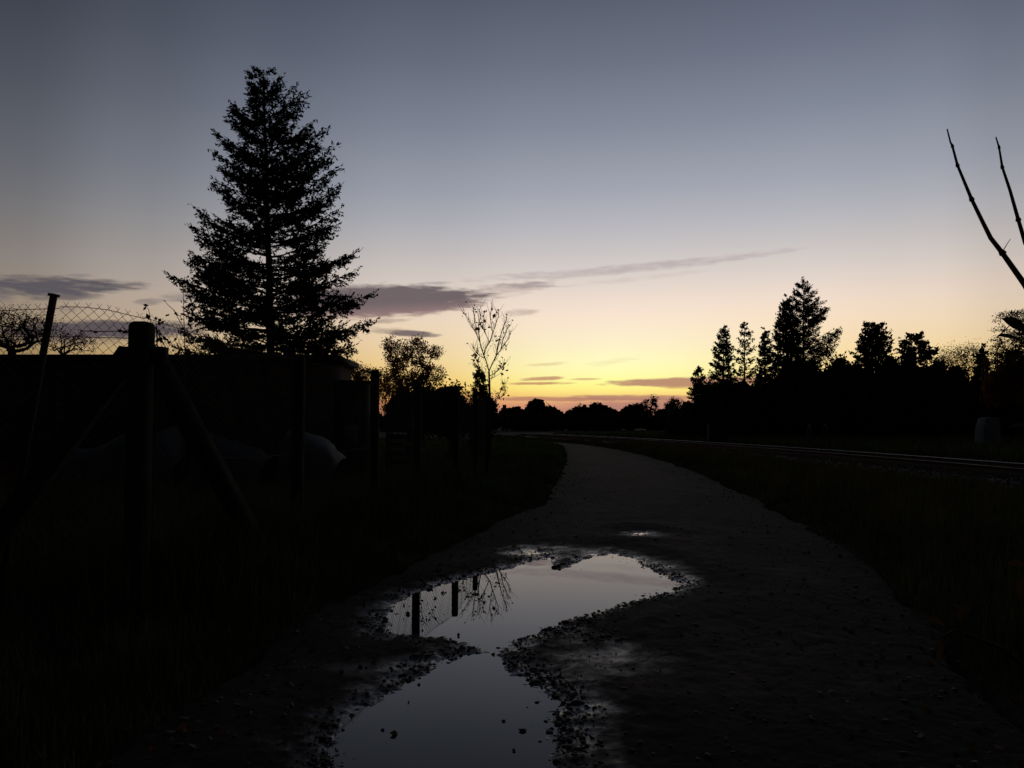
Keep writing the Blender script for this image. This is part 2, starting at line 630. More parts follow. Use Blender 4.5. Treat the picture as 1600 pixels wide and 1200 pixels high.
ys = np.concatenate([np.linspace(-60, 1.0, 40), 1.0 * (2500 / 1.0) ** (np.linspace(0, 1, 420)[1:])])
us = np.concatenate([np.linspace(-3, -1.2, 12)[:-1], np.linspace(-1.2, 1.2, 320), np.linspace(1.2, 3, 12)[1:]])
YY, UU = np.meshgrid(ys, us, indexing='ij')
XX = UU * (np.abs(YY) * .85 + 6)
ZZ = ground_z(XX, YY)
nr, nc = XX.shape
idx = np.arange(nr * nc).reshape(nr, nc)


def grid_faces(idx):
    return np.stack([idx[:-1, :-1], idx[:-1, 1:], idx[1:, 1:], idx[1:, :-1]], axis=-1).reshape(-1, 4)


link('ground', mesh_np('ground', np.stack([XX, YY, ZZ], -1), [grid_faces(idx)], m_ground, True), kind='structure')

# puddle outlines
far_px = [(604, 966), (612, 948), (632, 934), (668, 920), (710, 909), (750, 898), (790, 889), (815, 882), (835, 876), (858, 874), (870, 888), (884, 887), (905, 877),
          (930, 868), (960, 866), (992, 873), (1012, 886), (1035, 897), (1060, 911), (1052, 922), (1018, 934),
          (975, 944), (930, 956), (890, 968), (862, 978), (838, 991), (812, 998), (792, 1014), (768, 1019), (745, 1014), (712, 1004), (690, 997),
          (658, 996), (620, 993), (604, 985)]
near_px = [(742, 1022), (708, 1034), (680, 1044), (650, 1058), (622, 1074), (590, 1090), (560, 1107), (536, 1126),
           (522, 1150), (505, 1180), (496, 1215), (505, 1290), (600, 1330), (800, 1330), (880, 1290), (872, 1220),
           (868, 1180), (872, 1140), (868, 1105), (850, 1080), (828, 1062), (800, 1050), (780, 1033), (764, 1021)]
small_px = [(988, 833.6), (998, 833.0), (1010, 833.2), (1014, 834), (1002, 834.6), (992, 834.4)]
slick_px = [(812, 866), (838, 861), (850, 864), (836, 869)]


def poly(pxs):
    return np.array([[*G(x, y, WATER).xy] for x, y in pxs])


def sdist(x, y, pg):
    """signed distance, negative inside"""
    best = np.full(x.shape, 1e9)
    inside = np.zeros(x.shape, bool)
    n = len(pg)
    for i in range(n):
        a = pg[i]; c = pg[(i + 1) % n]
        e = c - a
        t_ = np.clip(((x - a[0]) * e[0] + (y - a[1]) * e[1]) / (e @ e), 0, 1)
        dd = (x - a[0] - t_ * e[0]) ** 2 + (y - a[1] - t_ * e[1]) ** 2
        best = np.minimum(best, dd)
        cond = (a[1] > y) != (c[1] > y)
        xin = (c[0] - a[0]) * (y - a[1]) / (c[1] - a[1] + 1e-12) + a[0]
        inside ^= cond & (x < xin)
    d = np.sqrt(best)
    return np.where(inside, -d, d)


PG = [poly(far_px), poly(near_px), poly(small_px), poly(slick_px)]


def lane_z(x, y):
    xl, xr = edges(y)
    w = xr - xl
    s = (x - xl) / w
    base = .016 + .020 * fbm(x * .9, y * .45, 4)
    base -= .011 * np.exp(-((s - .22) / .09) ** 2) + .011 * np.exp(-((s - .70) / .09) ** 2)
    base += .010 * np.exp(-((s - .46) / .1) ** 2)
    # tyre-pressed ridges beyond the far puddle
    base += .012 * np.exp(-((x - 1.55) / .35) ** 2 - ((y - 10.2) / 1.3) ** 2) * np.sin(y * 9)
    fine = .006 * fbm(x * 9, y * 9, 3) + .005 * fbm(x * 34, y * 34, 2, .6)
    near = (y < 14)
    sd = np.full(x.shape, 9.0)
    xn, yn = x[near], y[near]
    if xn.size:
        sn = np.full(xn.shape, 9.0)
        for i, pg in enumerate(PG):
            q = sdist(xn, yn, pg)
            if i == 3:
                q = q + .05
            sn = np.minimum(sn, q)
        sd[near] = sn
    jit = .022 * fbm(x * 6, y * 6, 3)
    # wet shelves between and round the pools stay low for longer
    def sh_(cx, cy, rx, ry, k=1):
        return k * np.exp(-np.minimum(((x - cx) / rx) ** 2 + ((y - cy) / ry) ** 2, 30) ** 1.3)
    shelf = np.maximum.reduce([sh_(.55, 4.75, .55, .75), sh_(-.62, 4.5, .55, .45, .9), sh_(.55, 8.6, 1.0, .65), sh_(1.5, 7.5, .45, .9, .9), sh_(1.75, 9.7, .6, .35, .75), sh_(.45, 3.7, .3, .7, .7), sh_(-1.0, 5.9, .25, 1.0, .6), sh_(-.17, 4.62, .22, .35, 1)])
    slope = .10 * (1 - .82 * shelf)
    out = WATER + .004 + slope * np.clip(sd, 0, 2)
    zz = np.minimum(out, base + .01)
    k = np.clip(sd / .6, 0, 1)
    zz = out * (1 - k) + np.minimum(out, base + .012) * k
    base = base * (1 - shelf) + (WATER + .010) * shelf
    zz = np.minimum(zz, np.maximum(base, WATER + .006))
    pit = WATER - .002 - .10 * np.clip(-sd, 0, .3)
    z = np.where(sd > 0, zz, pit)
    lump = np.exp(-(sd / .22) ** 2)
    z = z + fine * (1 + .9 * lump) * np.where(sd < -.05, .35, 1) + jit * lump * .45
    edge = np.clip((np.maximum(-s, s - 1) * w + .30 * (fbm(x * 1.1, y * 1.1, 4)) ) / .35, 0, 1)
    return z - .22 * edge


prow = 1.2 * (95 / 1.2) ** np.linspace(0, 1, 940)
pcol = np.linspace(-.09, 1.09, 440)
PY, PS = np.meshgrid(prow, pcol, indexing='ij')
pxl, pxr = edges(PY)
PX = pxl + PS * (pxr - pxl)
PZ = lane_z(PX, PY)
idx = np.arange(PX.size).reshape(PX.shape)


def verge_attr(me, X, Y, S, W):
    d = np.minimum(S, 1 - S) * W                      # metres in from the lane edge
    dd = np.where(S > .5, d * np.interp(Y, [2, 6, 12, 25], [.40, .45, .6, .8]) - .05, d)  # right half darkens much further in, most of all near the camera
    v = 1 - np.clip((dd - .12 + 1.2 * fbm(X * 1.1, Y * .7, 6, .6)) / .95, 0, 1)
    v = v * v * (3 - 2 * v)
    mid = np.exp(-((S - .47) / .07) ** 2) * np.clip(.5 + 1.6 * fbm(X * 1.7 + 9, Y * .6, 4), 0, 1) * .6
    a = me.attributes.new('verge', 'FLOAT', 'POINT')
    a.data.foreach_set('value', np.maximum(v, mid).astype(np.float32).ravel())


me_ = mesh_np('path', np.stack([PX, PY, PZ], -1), [grid_faces(idx)], m_mud, True)
verge_attr(me_, PX, PY, PS, pxr - pxl)
link('path', me_, kind='structure')
# the lane goes on behind the camera
by = np.linspace(-40, 1.2, 60)
BY, BS = np.meshgrid(by, np.linspace(-.09, 1.09, 40), indexing='ij')
bl, br_ = edges(BY)
BX = bl + BS * (br_ - bl)
BZ = lane_z(BX, BY)
idx = np.arange(BX.size).reshape(BX.shape)
link('path', mesh_np('path_behind', np.stack([BX, BY, BZ], -1), [grid_faces(idx)], m_mud, True), kind='structure')


def puddle(pg, grow=.16):
    c = pg.mean(axis=0)
    # outward offset: sample a simple convex-ish hull around the pool; mud rises out of the sheet
    x0, y0 = pg.min(axis=0) - grow
    x1, y1 = pg.max(axis=0) + grow
    me = mesh_np('puddle', [[x0, y0, WATER], [x1, y0, WATER], [x1, y1, WATER], [x0, y1, WATER]], [[[0, 1, 2, 3]]], m_water)
    return link('puddle', me, kind='structure')


# one level sheet; the hollows of the lane surface cut it to its shorelines
allp = np.concatenate(PG)
x0, y0 = allp.min(axis=0) - .3
x1, y1 = allp.max(axis=0) + .3
link('puddle', mesh_np('puddle', [[x0, y0, WATER], [x1, y0, WATER], [x1, y1, WATER], [x0, y1, WATER]], [[[0, 1, 2, 3]]], m_water), kind='structure')

# gravel round the waterline and over the lane
ICO = None


def pebbles(xs, ys_, zs, r, flat=.6):
    """12-vertex stones"""
    phi = (1 + 5 ** .5) / 2
    iv = np.array([(-1, phi, 0), (1, phi, 0), (-1, -phi, 0), (1, -phi, 0), (0, -1, phi), (0, 1, phi), (0, -1, -phi), (0, 1, -phi), (phi, 0, -1), (phi, 0, 1), (-phi, 0, -1), (-phi, 0, 1)])
    iv /= np.linalg.norm(iv[0])
    f = np.array([(0, 11, 5), (0, 5, 1), (0, 1, 7), (0, 7, 10), (0, 10, 11), (1, 5, 9), (5, 11, 4), (11, 10, 2), (10, 7, 6), (7, 1, 8), (3, 9, 4), (3, 4, 2), (3, 2, 6), (3, 6, 8), (3, 8, 9), (4, 9, 5), (2, 4, 11), (6, 2, 10), (8, 6, 7), (9, 8, 1)])
    n = len(xs)
    v = iv[None] * (1 + rng.normal(0, .26, (n, 12, 1)))
    sc = np.stack([rng.uniform(.7, 1.3, n), rng.uniform(.7, 1.3, n), np.full(n, flat) * rng.uniform(.7, 1.2, n)], -1) * np.asarray(r)[:, None]
    v = v * sc[:, None, :] + np.stack([xs, ys_, zs], -1)[:, None, :]
    ff = (np.arange(n) * 12)[:, None, None] + f[None]
    return v.reshape(-1, 3), ff.reshape(-1, 3)


N = 60000
gy = 2.2 * (11 / 2.2) ** rng.random(N)
gl, gr = edges(gy)
gx = gl + rng.random(N) * (gr - gl)
sd = np.full(N, 9.0)
for pg in PG:
    sd = np.minimum(sd, sdist(gx, gy, pg))
clump = fbm(gx * 2.2, gy * 2.2, 3) + .12
pr = np.where(sd < 0, np.exp(-(sd / .035) ** 2) * .5 + .0015, np.exp(-(sd / .16) ** 2) * np.clip(.25 + clump * 2.2, .05, 1) + .035)
pr = pr * (1 - .75 * np.exp(-((gx + .17) / .16) ** 2 - ((gy - 4.6) / .35) ** 2))
k = rng.random(N) < pr
gx, gy, sd = gx[k], gy[k], sd[k]
gz = lane_z(gx, gy)
rr_ = np.clip(rng.lognormal(-5.1, .5, len(gx)), .0025, .022)
vg, fg = pebbles(gx, gy, gz + rr_ * .2, rr_, .5)
link('gravel', mesh_np('gravel', vg, [fg], m_stone), kind='stuff')
# clods along the right-hand bank between the pools and on the far lip
cpts = []
for (ax, ay, bx, by_, n_, sp_) in ((850, 1000, 1040, 925, 260, 9), (800, 1025, 900, 1090, 300, 16), (860, 985, 960, 1000, 120, 14), (640, 1035, 715, 1015, 110, 9), (870, 1080, 900, 1200, 260, 22),
                               (880, 885, 930, 868, 40, 4), (950, 860, 1060, 905, 160, 8), (840, 870, 900, 892, 40, 5), (480, 1195, 540, 1185, 90, 16)):
    for _ in range(n_):
        q = rng.random()
        p = G(ax + (bx - ax) * q + rng.normal(0, sp_), ay + (by_ - ay) * q + rng.normal(0, sp_ * .5), WATER)
        cpts.append((p.x, p.y))
cpts = np.array(cpts)
cr_ = np.clip(rng.lognormal(-5.0, .45, len(cpts)), .004, .020)
vc, fc = pebbles(cpts[:, 0], cpts[:, 1], np.maximum(lane_z(cpts[:, 0], cpts[:, 1]), WATER - .004) + cr_ * .2, cr_, .45)
link('mud_crumbs', mesh_np('mud_crumbs', vc, [fc], m_stone), kind='stuff')

for (px_, py_, r_, lab) in ((598, 1141, .011, 'small dark stone alone in the left half of the near puddle'),
                            (787, 1127, .012, 'dark stone breaking the near puddle, above the roundest one'),
                            (817, 1142, .017, 'round dark stone, the biggest one breaking the near puddle'),
                            (803, 1173, .014, 'lowest dark stone standing out of the near puddle'),
                            (867, 887, .030, 'jagged clod on the far puddle edge below the pale slick'),
                            (700, 1008, .020, 'dark clod in the gap between the two puddles'),
                            (655, 1070, .012, 'small dark stone by the upper left shore of the near puddle')):
    p = G(px_, py_, WATER)
    vv, ff = pebbles(np.array([0.]), np.array([0.]), np.array([0.]), np.array([r_]), .45)
    o = link('stone', mesh_np('stone', vv, [ff], m_stone))
    o.location = (p.x, p.y, WATER + r_ * .3)
    tag(o, lab, 'stone', 'stones standing in the puddles')


# ------------------------------------------------------------------ grass
def blades(x, y, h, w, lean=.35):
    n = len(x)
    z = ground_z(x, y)
    a = rng.random(n) * 2 * math.pi
    la = rng.random(n) * 2 * math.pi
    lx = np.cos(la) * h * lean * rng.random(n); ly = np.sin(la) * h * lean * rng.random(n)
    dx = np.cos(a) * w / 2; dy = np.sin(a) * w / 2
    b0 = np.stack([x - dx, y - dy, z - .02], -1); b1 = np.stack([x + dx, y + dy, z - .02], -1)
    m0 = np.stack([x - dx * .7 + lx * .35, y - dy * .7 + ly * .35, z + h * .55], -1)
    m1 = np.stack([x + dx * .7 + lx * .35, y + dy * .7 + ly * .35, z + h * .55], -1)
    tp = np.stack([x + lx, y + ly, z + h * (1 - .1 * rng.random(n))], -1)
    v = np.stack([b0, b1, m1, m0, tp], 1).reshape(-1, 3)
    i = np.arange(n)[:, None] * 5
    return v, np.concatenate([i + 0, i + 1, i + 2, i + 3], 1), np.concatenate([i + 3, i + 2, i + 4], 1)


def grass_side(n, y0, y1, side, wmax, hs):
    y = y0 * (y1 / y0) ** rng.random(n)
    xl, xr = edges(y)
    d = rng.random(n) ** 1.3 * wmax(y) - .28
    d = np.where(d < .05, d * (rng.random(n) < .6), d)
    x = xl - .02 - d if side < 0 else xr + .02 + d
    cl = fbm(x * 1.6, y * 1.6, 3)
    ht = hs * (1 + 1.1 * cl) * (.5 + .7 * rng.random(n)) * (.45 + .55 * np.clip(d / .5, 0, 1)) * np.interp(y, [1, 30, 60], [1, 1, 1])
    return x, y, np.clip(ht, .03, 1)


x, y, h = grass_side(70000, 1.5, 60, -1, lambda y: 2.0 + y * .25, .22)
v, f4, f3 = blades(x, y, h, .005 + y * .0012)
link('grass', mesh_np('grass_left', v, [f4, f3], m_grass), kind='stuff')
x, y, h = grass_side(60000, 1.5, 70, 1, lambda y: np.maximum(rail_x(y) - 3.6 - edges(y)[1], .3), .2)
v, f4, f3 = blades(x, y, h, .005 + y * .0012)
link('grass', mesh_np('grass_right', v, [f4, f3], m_grass), kind='stuff')
x, y, h = grass_side(14000, 3, 60, 1, lambda y: np.maximum(rail_x(y) - 3.4 - edges(y)[1], .3), .34)
v, f4, f3 = blades(x, y, h, .004 + y * .0008)
link('grass', mesh_np('dry_grass', v, [f4, f3], m_dry), kind='stuff')
n = 26000
y = rng.uniform(15, 75, n); x = rail_x(y) + 2.6 + rng.random(n) ** 1.2 * 22
v, f4, f3 = blades(x, y, .25 + .35 * rng.random(n), .03 + y * .001)
link('grass', mesh_np('far_grass', v, [f4, f3], m_grass), kind='stuff')

# leaf litter blown onto the lane edges
n = 1500
ly = 2.0 * (22 / 2.0) ** rng.random(n)
la, lb = edges(ly)
side = rng.random(n) < .55
lx = np.where(side, la + np.abs(rng.normal(0, .55, n)) - .3, lb - np.abs(rng.normal(0, .6, n)) + .3)
lz = np.maximum(np.maximum(lane_z(lx, ly), ground_z(lx, ly)), WATER) + .008
mb = MB()
dv_ = rng.normal(size=(n, 3)) * np.array([1, 1, .25])
mb.quads(np.stack([lx, ly, lz], -1), rng.uniform(.02, .055, n), .65, dirs=dv_)
mb.build('fallen_leaves', m_leafr, kind='stuff')

# ------------------------------------------------------------------ railway
railway = thing('railway_track', 'single railway track curving away on the right of the lane', 'railway track', (12.6, 30, 0))
ry = np.concatenate([np.linspace(-30, 10, 12), np.linspace(11, 72, 90)])


def offset_line(off, z):
    x = rail_x(ry)
    dx = np.gradient(x, ry)
    nrm = np.stack([-np.ones_like(x), dx], -1); nrm /= np.linalg.norm(nrm, axis=1, keepdims=True)
    return np.stack([x + nrm[:, 0] * off, ry + nrm[:, 1] * off, np.full_like(x, z)], -1), nrm


def extrude(prof, off, name, m, parent=None, kind=None):
    mb = MB()
    base, nrm = offset_line(off, 0)
    prof = np.array(prof)
    k_ = len(prof)
    v = base[:, None, :] + np.concatenate([nrm[:, None, :] * prof[None, :, 0:1], np.broadcast_to(prof[None, :, 1:2], (len(base), k_, 1))], -1)
    i = np.arange(k_ - 1)
    q = np.stack([i, i + 1, i + 1 + k_, i + k_], 1)
    f = (np.arange(len(base) - 1) * k_)[:, None, None] + q[None]
    mb.add(v.reshape(-1, 3), f.reshape(-1, 4))
    return mb.build(name, m, parent, kind)


ZR = .35
for off in (0, 1.507):
    r_ = extrude([(-.07, ZR - .16), (-.07, ZR - .145), (-.01, ZR - .12), (-.01, ZR - .045), (-.035, ZR - .035), (-.035, ZR - .004)], off, 'rail', m_rust, railway)
    h_ = extrude([(-.035, ZR - .004), (-.026, ZR + .001), (.026, ZR + .001), (.035, ZR - .004)], off, 'rail_head', m_steel if off == 0 else m_rail_dark, r_)
    w_ = extrude([(.035, ZR - .004), (.035, ZR - .035), (.01, ZR - .045), (.01, ZR - .12), (.07, ZR - .145), (.07, ZR - .16)], off, 'rail_web', m_rust, r_)
mbs = MB(); mbs.box((0, 0, 0), (2.5, .25, .16))
slp_me = mesh_np('sleeper', np.concatenate(mbs.v), [np.concatenate(x) for x in mbs.f.values()], m_slp)
yy_ = 4.0
while yy_ < 68:
    o = link('sleeper', slp_me, railway)
    xx_ = float(rail_x(yy_)) - .753
    sl_ = -.0058 * max(yy_ - 10, 0)
    o.location = (xx_ - 12.6, yy_ - 30, ZR - .245)
    o.rotation_euler = (0, 0, -math.atan(sl_))
    o.matrix_parent_inverse.identity()
    yy_ += .62
extrude([(-1.9, -.15), (-1.75, .0), (-1.15, .17), (2.65, .17), (3.1, .02), (3.3, -.15)], 0, 'ballast', m_ball, kind='structure')
# loose ballast stones over the bed
n = 15000
by_ = 8 * (66 / 8) ** rng.random(n)
bo = rng.uniform(-1.4, 3.0, n)
k = ~((bo > -.45) & (bo < 2.0) & (rng.random(n) < .45))
by_, bo = by_[k], bo[k]
rb = rng.uniform(.018, .04, len(by_))
vb, fb = pebbles(rail_x(by_) - bo, by_, np.where(bo > 2.65, .17 - (bo - 2.65) * .33, .175) + rb * .2, rb, .8)
link('ballast_gravel', mesh_np('ballast_gravel', vb, [fb], m_ball), kind='stuff')
ct = extrude([(3.55, .0), (3.55, .16), (3.92, .16), (3.92, .0)], 0, 'cable_trough', m_conc)
tag(ct, 'low concrete cable trough running along the near side of the railway', 'cable trough')


# ------------------------------------------------------------------ fence
def post_mesh(w, h, m, name, parent, loc):
    mb = MB()
    c = w * .28
    ring = []
    def rg(s_, z):
        a = w / 2 * s_; cc = min(c * .5, a * .6)
        return [(-a + cc, -a, z), (a - cc, -a, z), (a, -a + cc, z), (a, a - cc, z), (a - cc, a, z), (-a + cc, a, z), (-a, a - cc, z), (-a, -a + cc, z)]
    lv = [(1, -.1), (1, h - c), (.93, h - c * .4), (.80, h - c * .1), (.6, h)]
    v = []
    for s_, z in lv:
        v += rg(s_, z)
    v = np.array(v) + np.array(loc)
    f = []
    for i in range(len(lv) - 1):
        for j in range(8):
            f.append([i * 8 + j, i * 8 + (j + 1) % 8, i * 8 + 8 + (j + 1) % 8, i * 8 + 8 + j])
    mb.add(v, f)
    mb.f.setdefault(8, []).append(np.array([[len(v) - 8 + j for j in range(8)]]))
    return mb.build(name, m, parent)


fence = thing('garden_fence', 'chain link fence on concrete posts along the left verge with a braced corner post', 'fence', (-2.48, 5.15, 0))
PW = {}
posts = [(222, 503, 5.15, .135, 0), (467, 556, 7.7, .115, .02), (586, 578, 9.9, .105, 0), (652, 596, 12.3, .118, 0), (712, 604, 14.2, .115, 0), (743, 611, 16.4, .105, 0)]
tops = []
for (px_, py_, d_, w_, _) in posts:
    p = P(px_, py_, d_)
    z0 = float(ground_z(np.array([p.x]), np.array([p.y]))[0])
    post_mesh(w_, p.z - z0, m_conc, 'post', fence, (p.x, p.y, z0))
    tops.append(Vector((p.x, p.y, p.z)))
# further posts receding out of sight behind the shrubs
for d_, x_ in ((18.8, -.62),):
    z0 = float(ground_z(np.array([x_]), np.array([d_]))[0])
    post_mesh(.11, 1.85, m_conc, 'post', fence, (x_, d_, z0)); tops.append(Vector((x_, d_, z0 + 1.85)))
# braces of the corner post
A = tops[0]
mb = MB(); mb.beam((A.x + .02, A.y + .10, A.z - .21), (A.x + .38, A.y + 1.75, .05), .12, .12); mb.build('brace', m_conc, fence)
mb = MB(); mb.beam((A.x - .07, A.y, A.z - .20), (A.x - 1.35, A.y + .02, .05), .12, .12); mb.build('brace', m_conc, fence)
# slab ends where the braces are let into the post
mb = MB(); mb.beam((A.x - .145, A.y + .06, A.z - .215), (A.x + .135, A.y + .06, A.z - .215), .10, .10); mb.build('brace_collar', m_conc, fence)

# left run: leaning post and continuing mesh
lp0 = P(84, 462, 5.05); lp1 = P(66, 560, 5.1)
dirp = (lp1 - lp0).normalized()
foot = lp0 + dirp * ((lp0.z + .05) / -dirp.z)
mb = MB(); mb.path([lp0, lp0 * .5 + foot * .5, foot], .0235, .021, 8); lean = mb.build('leaning_post', m_rust, fence)
mb = MB(); mb.beam(lp0 + dirp * .006, lp0 - dirp * .012, .053, .050); mb.build('cap', m_rust, lean)
farleft = P(-330, 486, 5.3)
mb = MB(); mb.path([farleft + Vector((0, 0, .02)), Vector((farleft.x, farleft.y, -.1))], .03, .03, 8); mb.build('post', m_rust, fence)


def mesh_bay(a, b_, ztop_fn, zbot, cell=.032, r=.0016, name='chain_link_mesh'):
    """zigzag wires hung between a and b"""
    a = np.array(a); b_ = np.array(b_)
    L = np.linalg.norm((b_ - a)[:2])
    n = max(2, int(L / cell))
    p0 = []; p1 = []
    hh = cell * 1.05
    for i in range(n):
        s0 = (i + .0) / n; s1 = (i + 1.0) / n
        zt = ztop_fn((s0 + s1) / 2)
        m_ = int((zt - zbot) / hh)
        zs_ = zt - np.arange(m_ + 1) * hh
        al = (np.arange(m_ + 1) + (0 if i % 2 else 1)) % 2
        ss = np.where(al == 0, s0 - .02 / n, s1 + .02 / n)
        wob = .006 * np.sin(zs_ * 7 + i * .7)
        ptx = a[0] + (b_[0] - a[0]) * ss + wob
        pty = a[1] + (b_[1] - a[1]) * ss + .02 * np.sin(zs_ * 3 + s0 * 6)
        pts = np.stack([ptx, pty, zs_], -1)
        # twisted tip above the top wire
        p0.append(pts[:-1]); p1.append(pts[1:])
        tip = pts[0] + np.array([(1 if al[0] else -1) * -.018, 0, .022])
        p0.append(pts[:1]); p1.append(tip[None])
    p0 = np.concatenate(p0); p1 = np.concatenate(p1)
    mb = MB(); mb.tubes(p0, p1, r, r, 3)
    return mb.build(name, m_wire, fence)


def lerp3(z):
    xs_, zs_ = zip(*z)
    return lambda s: float(np.interp(s, xs_, zs_))


def wire(pts, r=.0018):
    mb = MB(); mb.path(pts, r, r, 4); return mb.build('wire', m_wire, fence)


# left of the corner: sags off the leaning post
La = P(92, 478, 5.05)
zz1 = lerp3([(0, P(92, 477, 5.07).z), (.25, P(130, 477, 5.1).z), (.55, P(178, 480, 5.1).z), (.8, P(205, 488, 5.13).z), (1, P(235, 494, 5.15).z)])
mesh_bay((La.x, 5.06), (A.x, 5.20), zz1, .1)
wire([(La.x + (A.x - La.x) * s, 5.06 + .14 * s, zz1(s) - .012) for s in np.linspace(0, 1.0, 12)], .0024)
zz0 = lerp3([(0, farleft.z), (.7, P(0, 483, 5.1).z), (1, P(78, 479, 5.06).z)])
mesh_bay((farleft.x, 5.28), (La.x - .05, 5.06), zz0, .1)
wire([(farleft.x + (La.x - farleft.x) * s, 5.28 - .22 * s, zz0(s) - .012) for s in np.linspace(0, 1.0, 10)], .0024)
wire([(farleft.x, 5.28, farleft.z - .2), (La.x, 5.06, 1.97), (A.x, 5.18, 1.965)], .0024)
# right of the corner: along the lane
for i in range(len(tops) - 1):
    a, b_ = tops[i], tops[i + 1]
    za = a.z + .045 if i == 0 else a.z - .03
    zf = lerp3([(0, za), (.5, (za + b_.z - .03) / 2 - .035), (1, b_.z - .03)])
    mesh_bay((a.x, a.y + (.06 if i == 0 else 0)), (b_.x, b_.y), zf, .15, cell=.032 if i < 2 else .05, r=.0016 if i < 2 else .002)
    wire([(a.x + (b_.x - a.x) * s, a.y + (b_.y - a.y) * s, zf(s) - .01) for s in np.linspace(0, 1, 6)], .0022)
    wire([(a.x + (b_.x - a.x) * s, a.y + (b_.y - a.y) * s, zf(s) - .95) for s in np.linspace(0, 1, 4)], .0022)


# ------------------------------------------------------------------ plant generators
def trees_leaf_cloud(centers, n, sig, size, asp=.55):
    c = centers[rng.integers(0, len(centers), n)]
    p = c + rng.normal(size=(n, 3)) * sig
    s = size * rng.uniform(.6, 1.3, n)
    return p, s


def skeleton(base, trunk, tips, step=.3, wander=.06, minz=None, bend=.45):
    nodes = [np.array(p, float) for p in trunk]
    par = [-1] + list(range(len(trunk) - 1))
    dirs = [np.array([0, 0, 1.])] + [(nodes[i] - nodes[i - 1]) / (np.linalg.norm(nodes[i] - nodes[i - 1]) + 1e-9) for i in range(1, len(nodes))]
    ok = [False if (minz is not None and p[2] < minz) else True for p in nodes]
    if not any(ok):
        ok[-1] = True
    tips = np.array(tips)
    top = nodes[-1]
    tips = tips[np.argsort(np.linalg.norm(tips - np.array(trunk).mean(axis=0), axis=1))]
    leafnodes = []
    for tp in tips:
        na = np.array(nodes); da = np.array(dirs); oka = np.array(ok)
        dv = tp - na
        dist = np.linalg.norm(dv, axis=1) + 1e-6
        cs = (dv * da).sum(1) / dist
        cost = dist * (1 + 1.7 * (1 - cs)) + np.where(oka, 0, 1e6) + np.where(dv[:, 2] < 0, -dv[:, 2] * .8, 0)
        j = int(cost.argmin())
        L = dist[j]
        m_ = max(2, int(L / step) + 1)
        p0 = na[j]; c1 = p0 + da[j] * L * bend
        prev = j
        for q in range(1, m_ + 1):
            t_ = q / m_
            p = (1 - t_) ** 2 * p0 + 2 * t_ * (1 - t_) * c1 + t_ ** 2 * tp
            if q < m_:
                p = p + rng.normal(size=3) * wander * step
            dd = p - nodes[prev]
            nodes.append(p); par.append(prev); dirs.append(dd / (np.linalg.norm(dd) + 1e-9)); ok.append(True)
            prev = len(nodes) - 1
        leafnodes.append(prev)
    cnt = np.zeros(len(nodes))
    for l in leafnodes:
        cnt[l] += 1
    for i in range(len(nodes) - 1, 0, -1):
        cnt[par[i]] += cnt[i]
    return np.array(nodes), np.array(par), cnt, np.array(leafnodes)


def wood(mb, nodes, par, cnt, rt, rtip=.006, k=4, power=.5):
    r = np.maximum(rt * (cnt / cnt.max()) ** power, rtip)
    i = np.arange(1, len(nodes))
    big = r[i] > rt * .25
    mb.tubes(nodes[par[i[big]]], nodes[i[big]], r[par[i[big]]] * .5 + r[i[big]] * .5, r[i[big]], 7)
    sm = i[~big]
    mb.tubes(nodes[par[sm]], nodes[sm], np.minimum(r[par[sm]], r[sm] * 1.5), r[sm], 3)


def ell(px, py, d, rx, rz, ry=None):
    """crown lobe: centre at picture position, radii rx, rz in picture px"""
    c = P(px, py, d)
    k_ = d / 1200
    return (np.array(c), np.array([rx * k_, (ry if ry else (rx + rz) / 2) * k_, rz * k_]))


def in_lobes(lobes, n, shell=.5):
    vol = np.array([np.prod(l[1]) for l in lobes]) ** .75
    w = vol / vol.sum()
    out = []
    ch = rng.choice(len(lobes), n, p=w)
    d = rng.normal(size=(n, 3)); d /= np.linalg.norm(d, axis=1, keepdims=True)
    rad = rng.random(n) ** (1 / 3) * (1 - shell) + shell * rng.random(n) ** .25
    for i in range(n):
        c, r_ = lobes[ch[i]]
        out.append(c + d[i] * r_ * rad[i])
    return np.array(out)


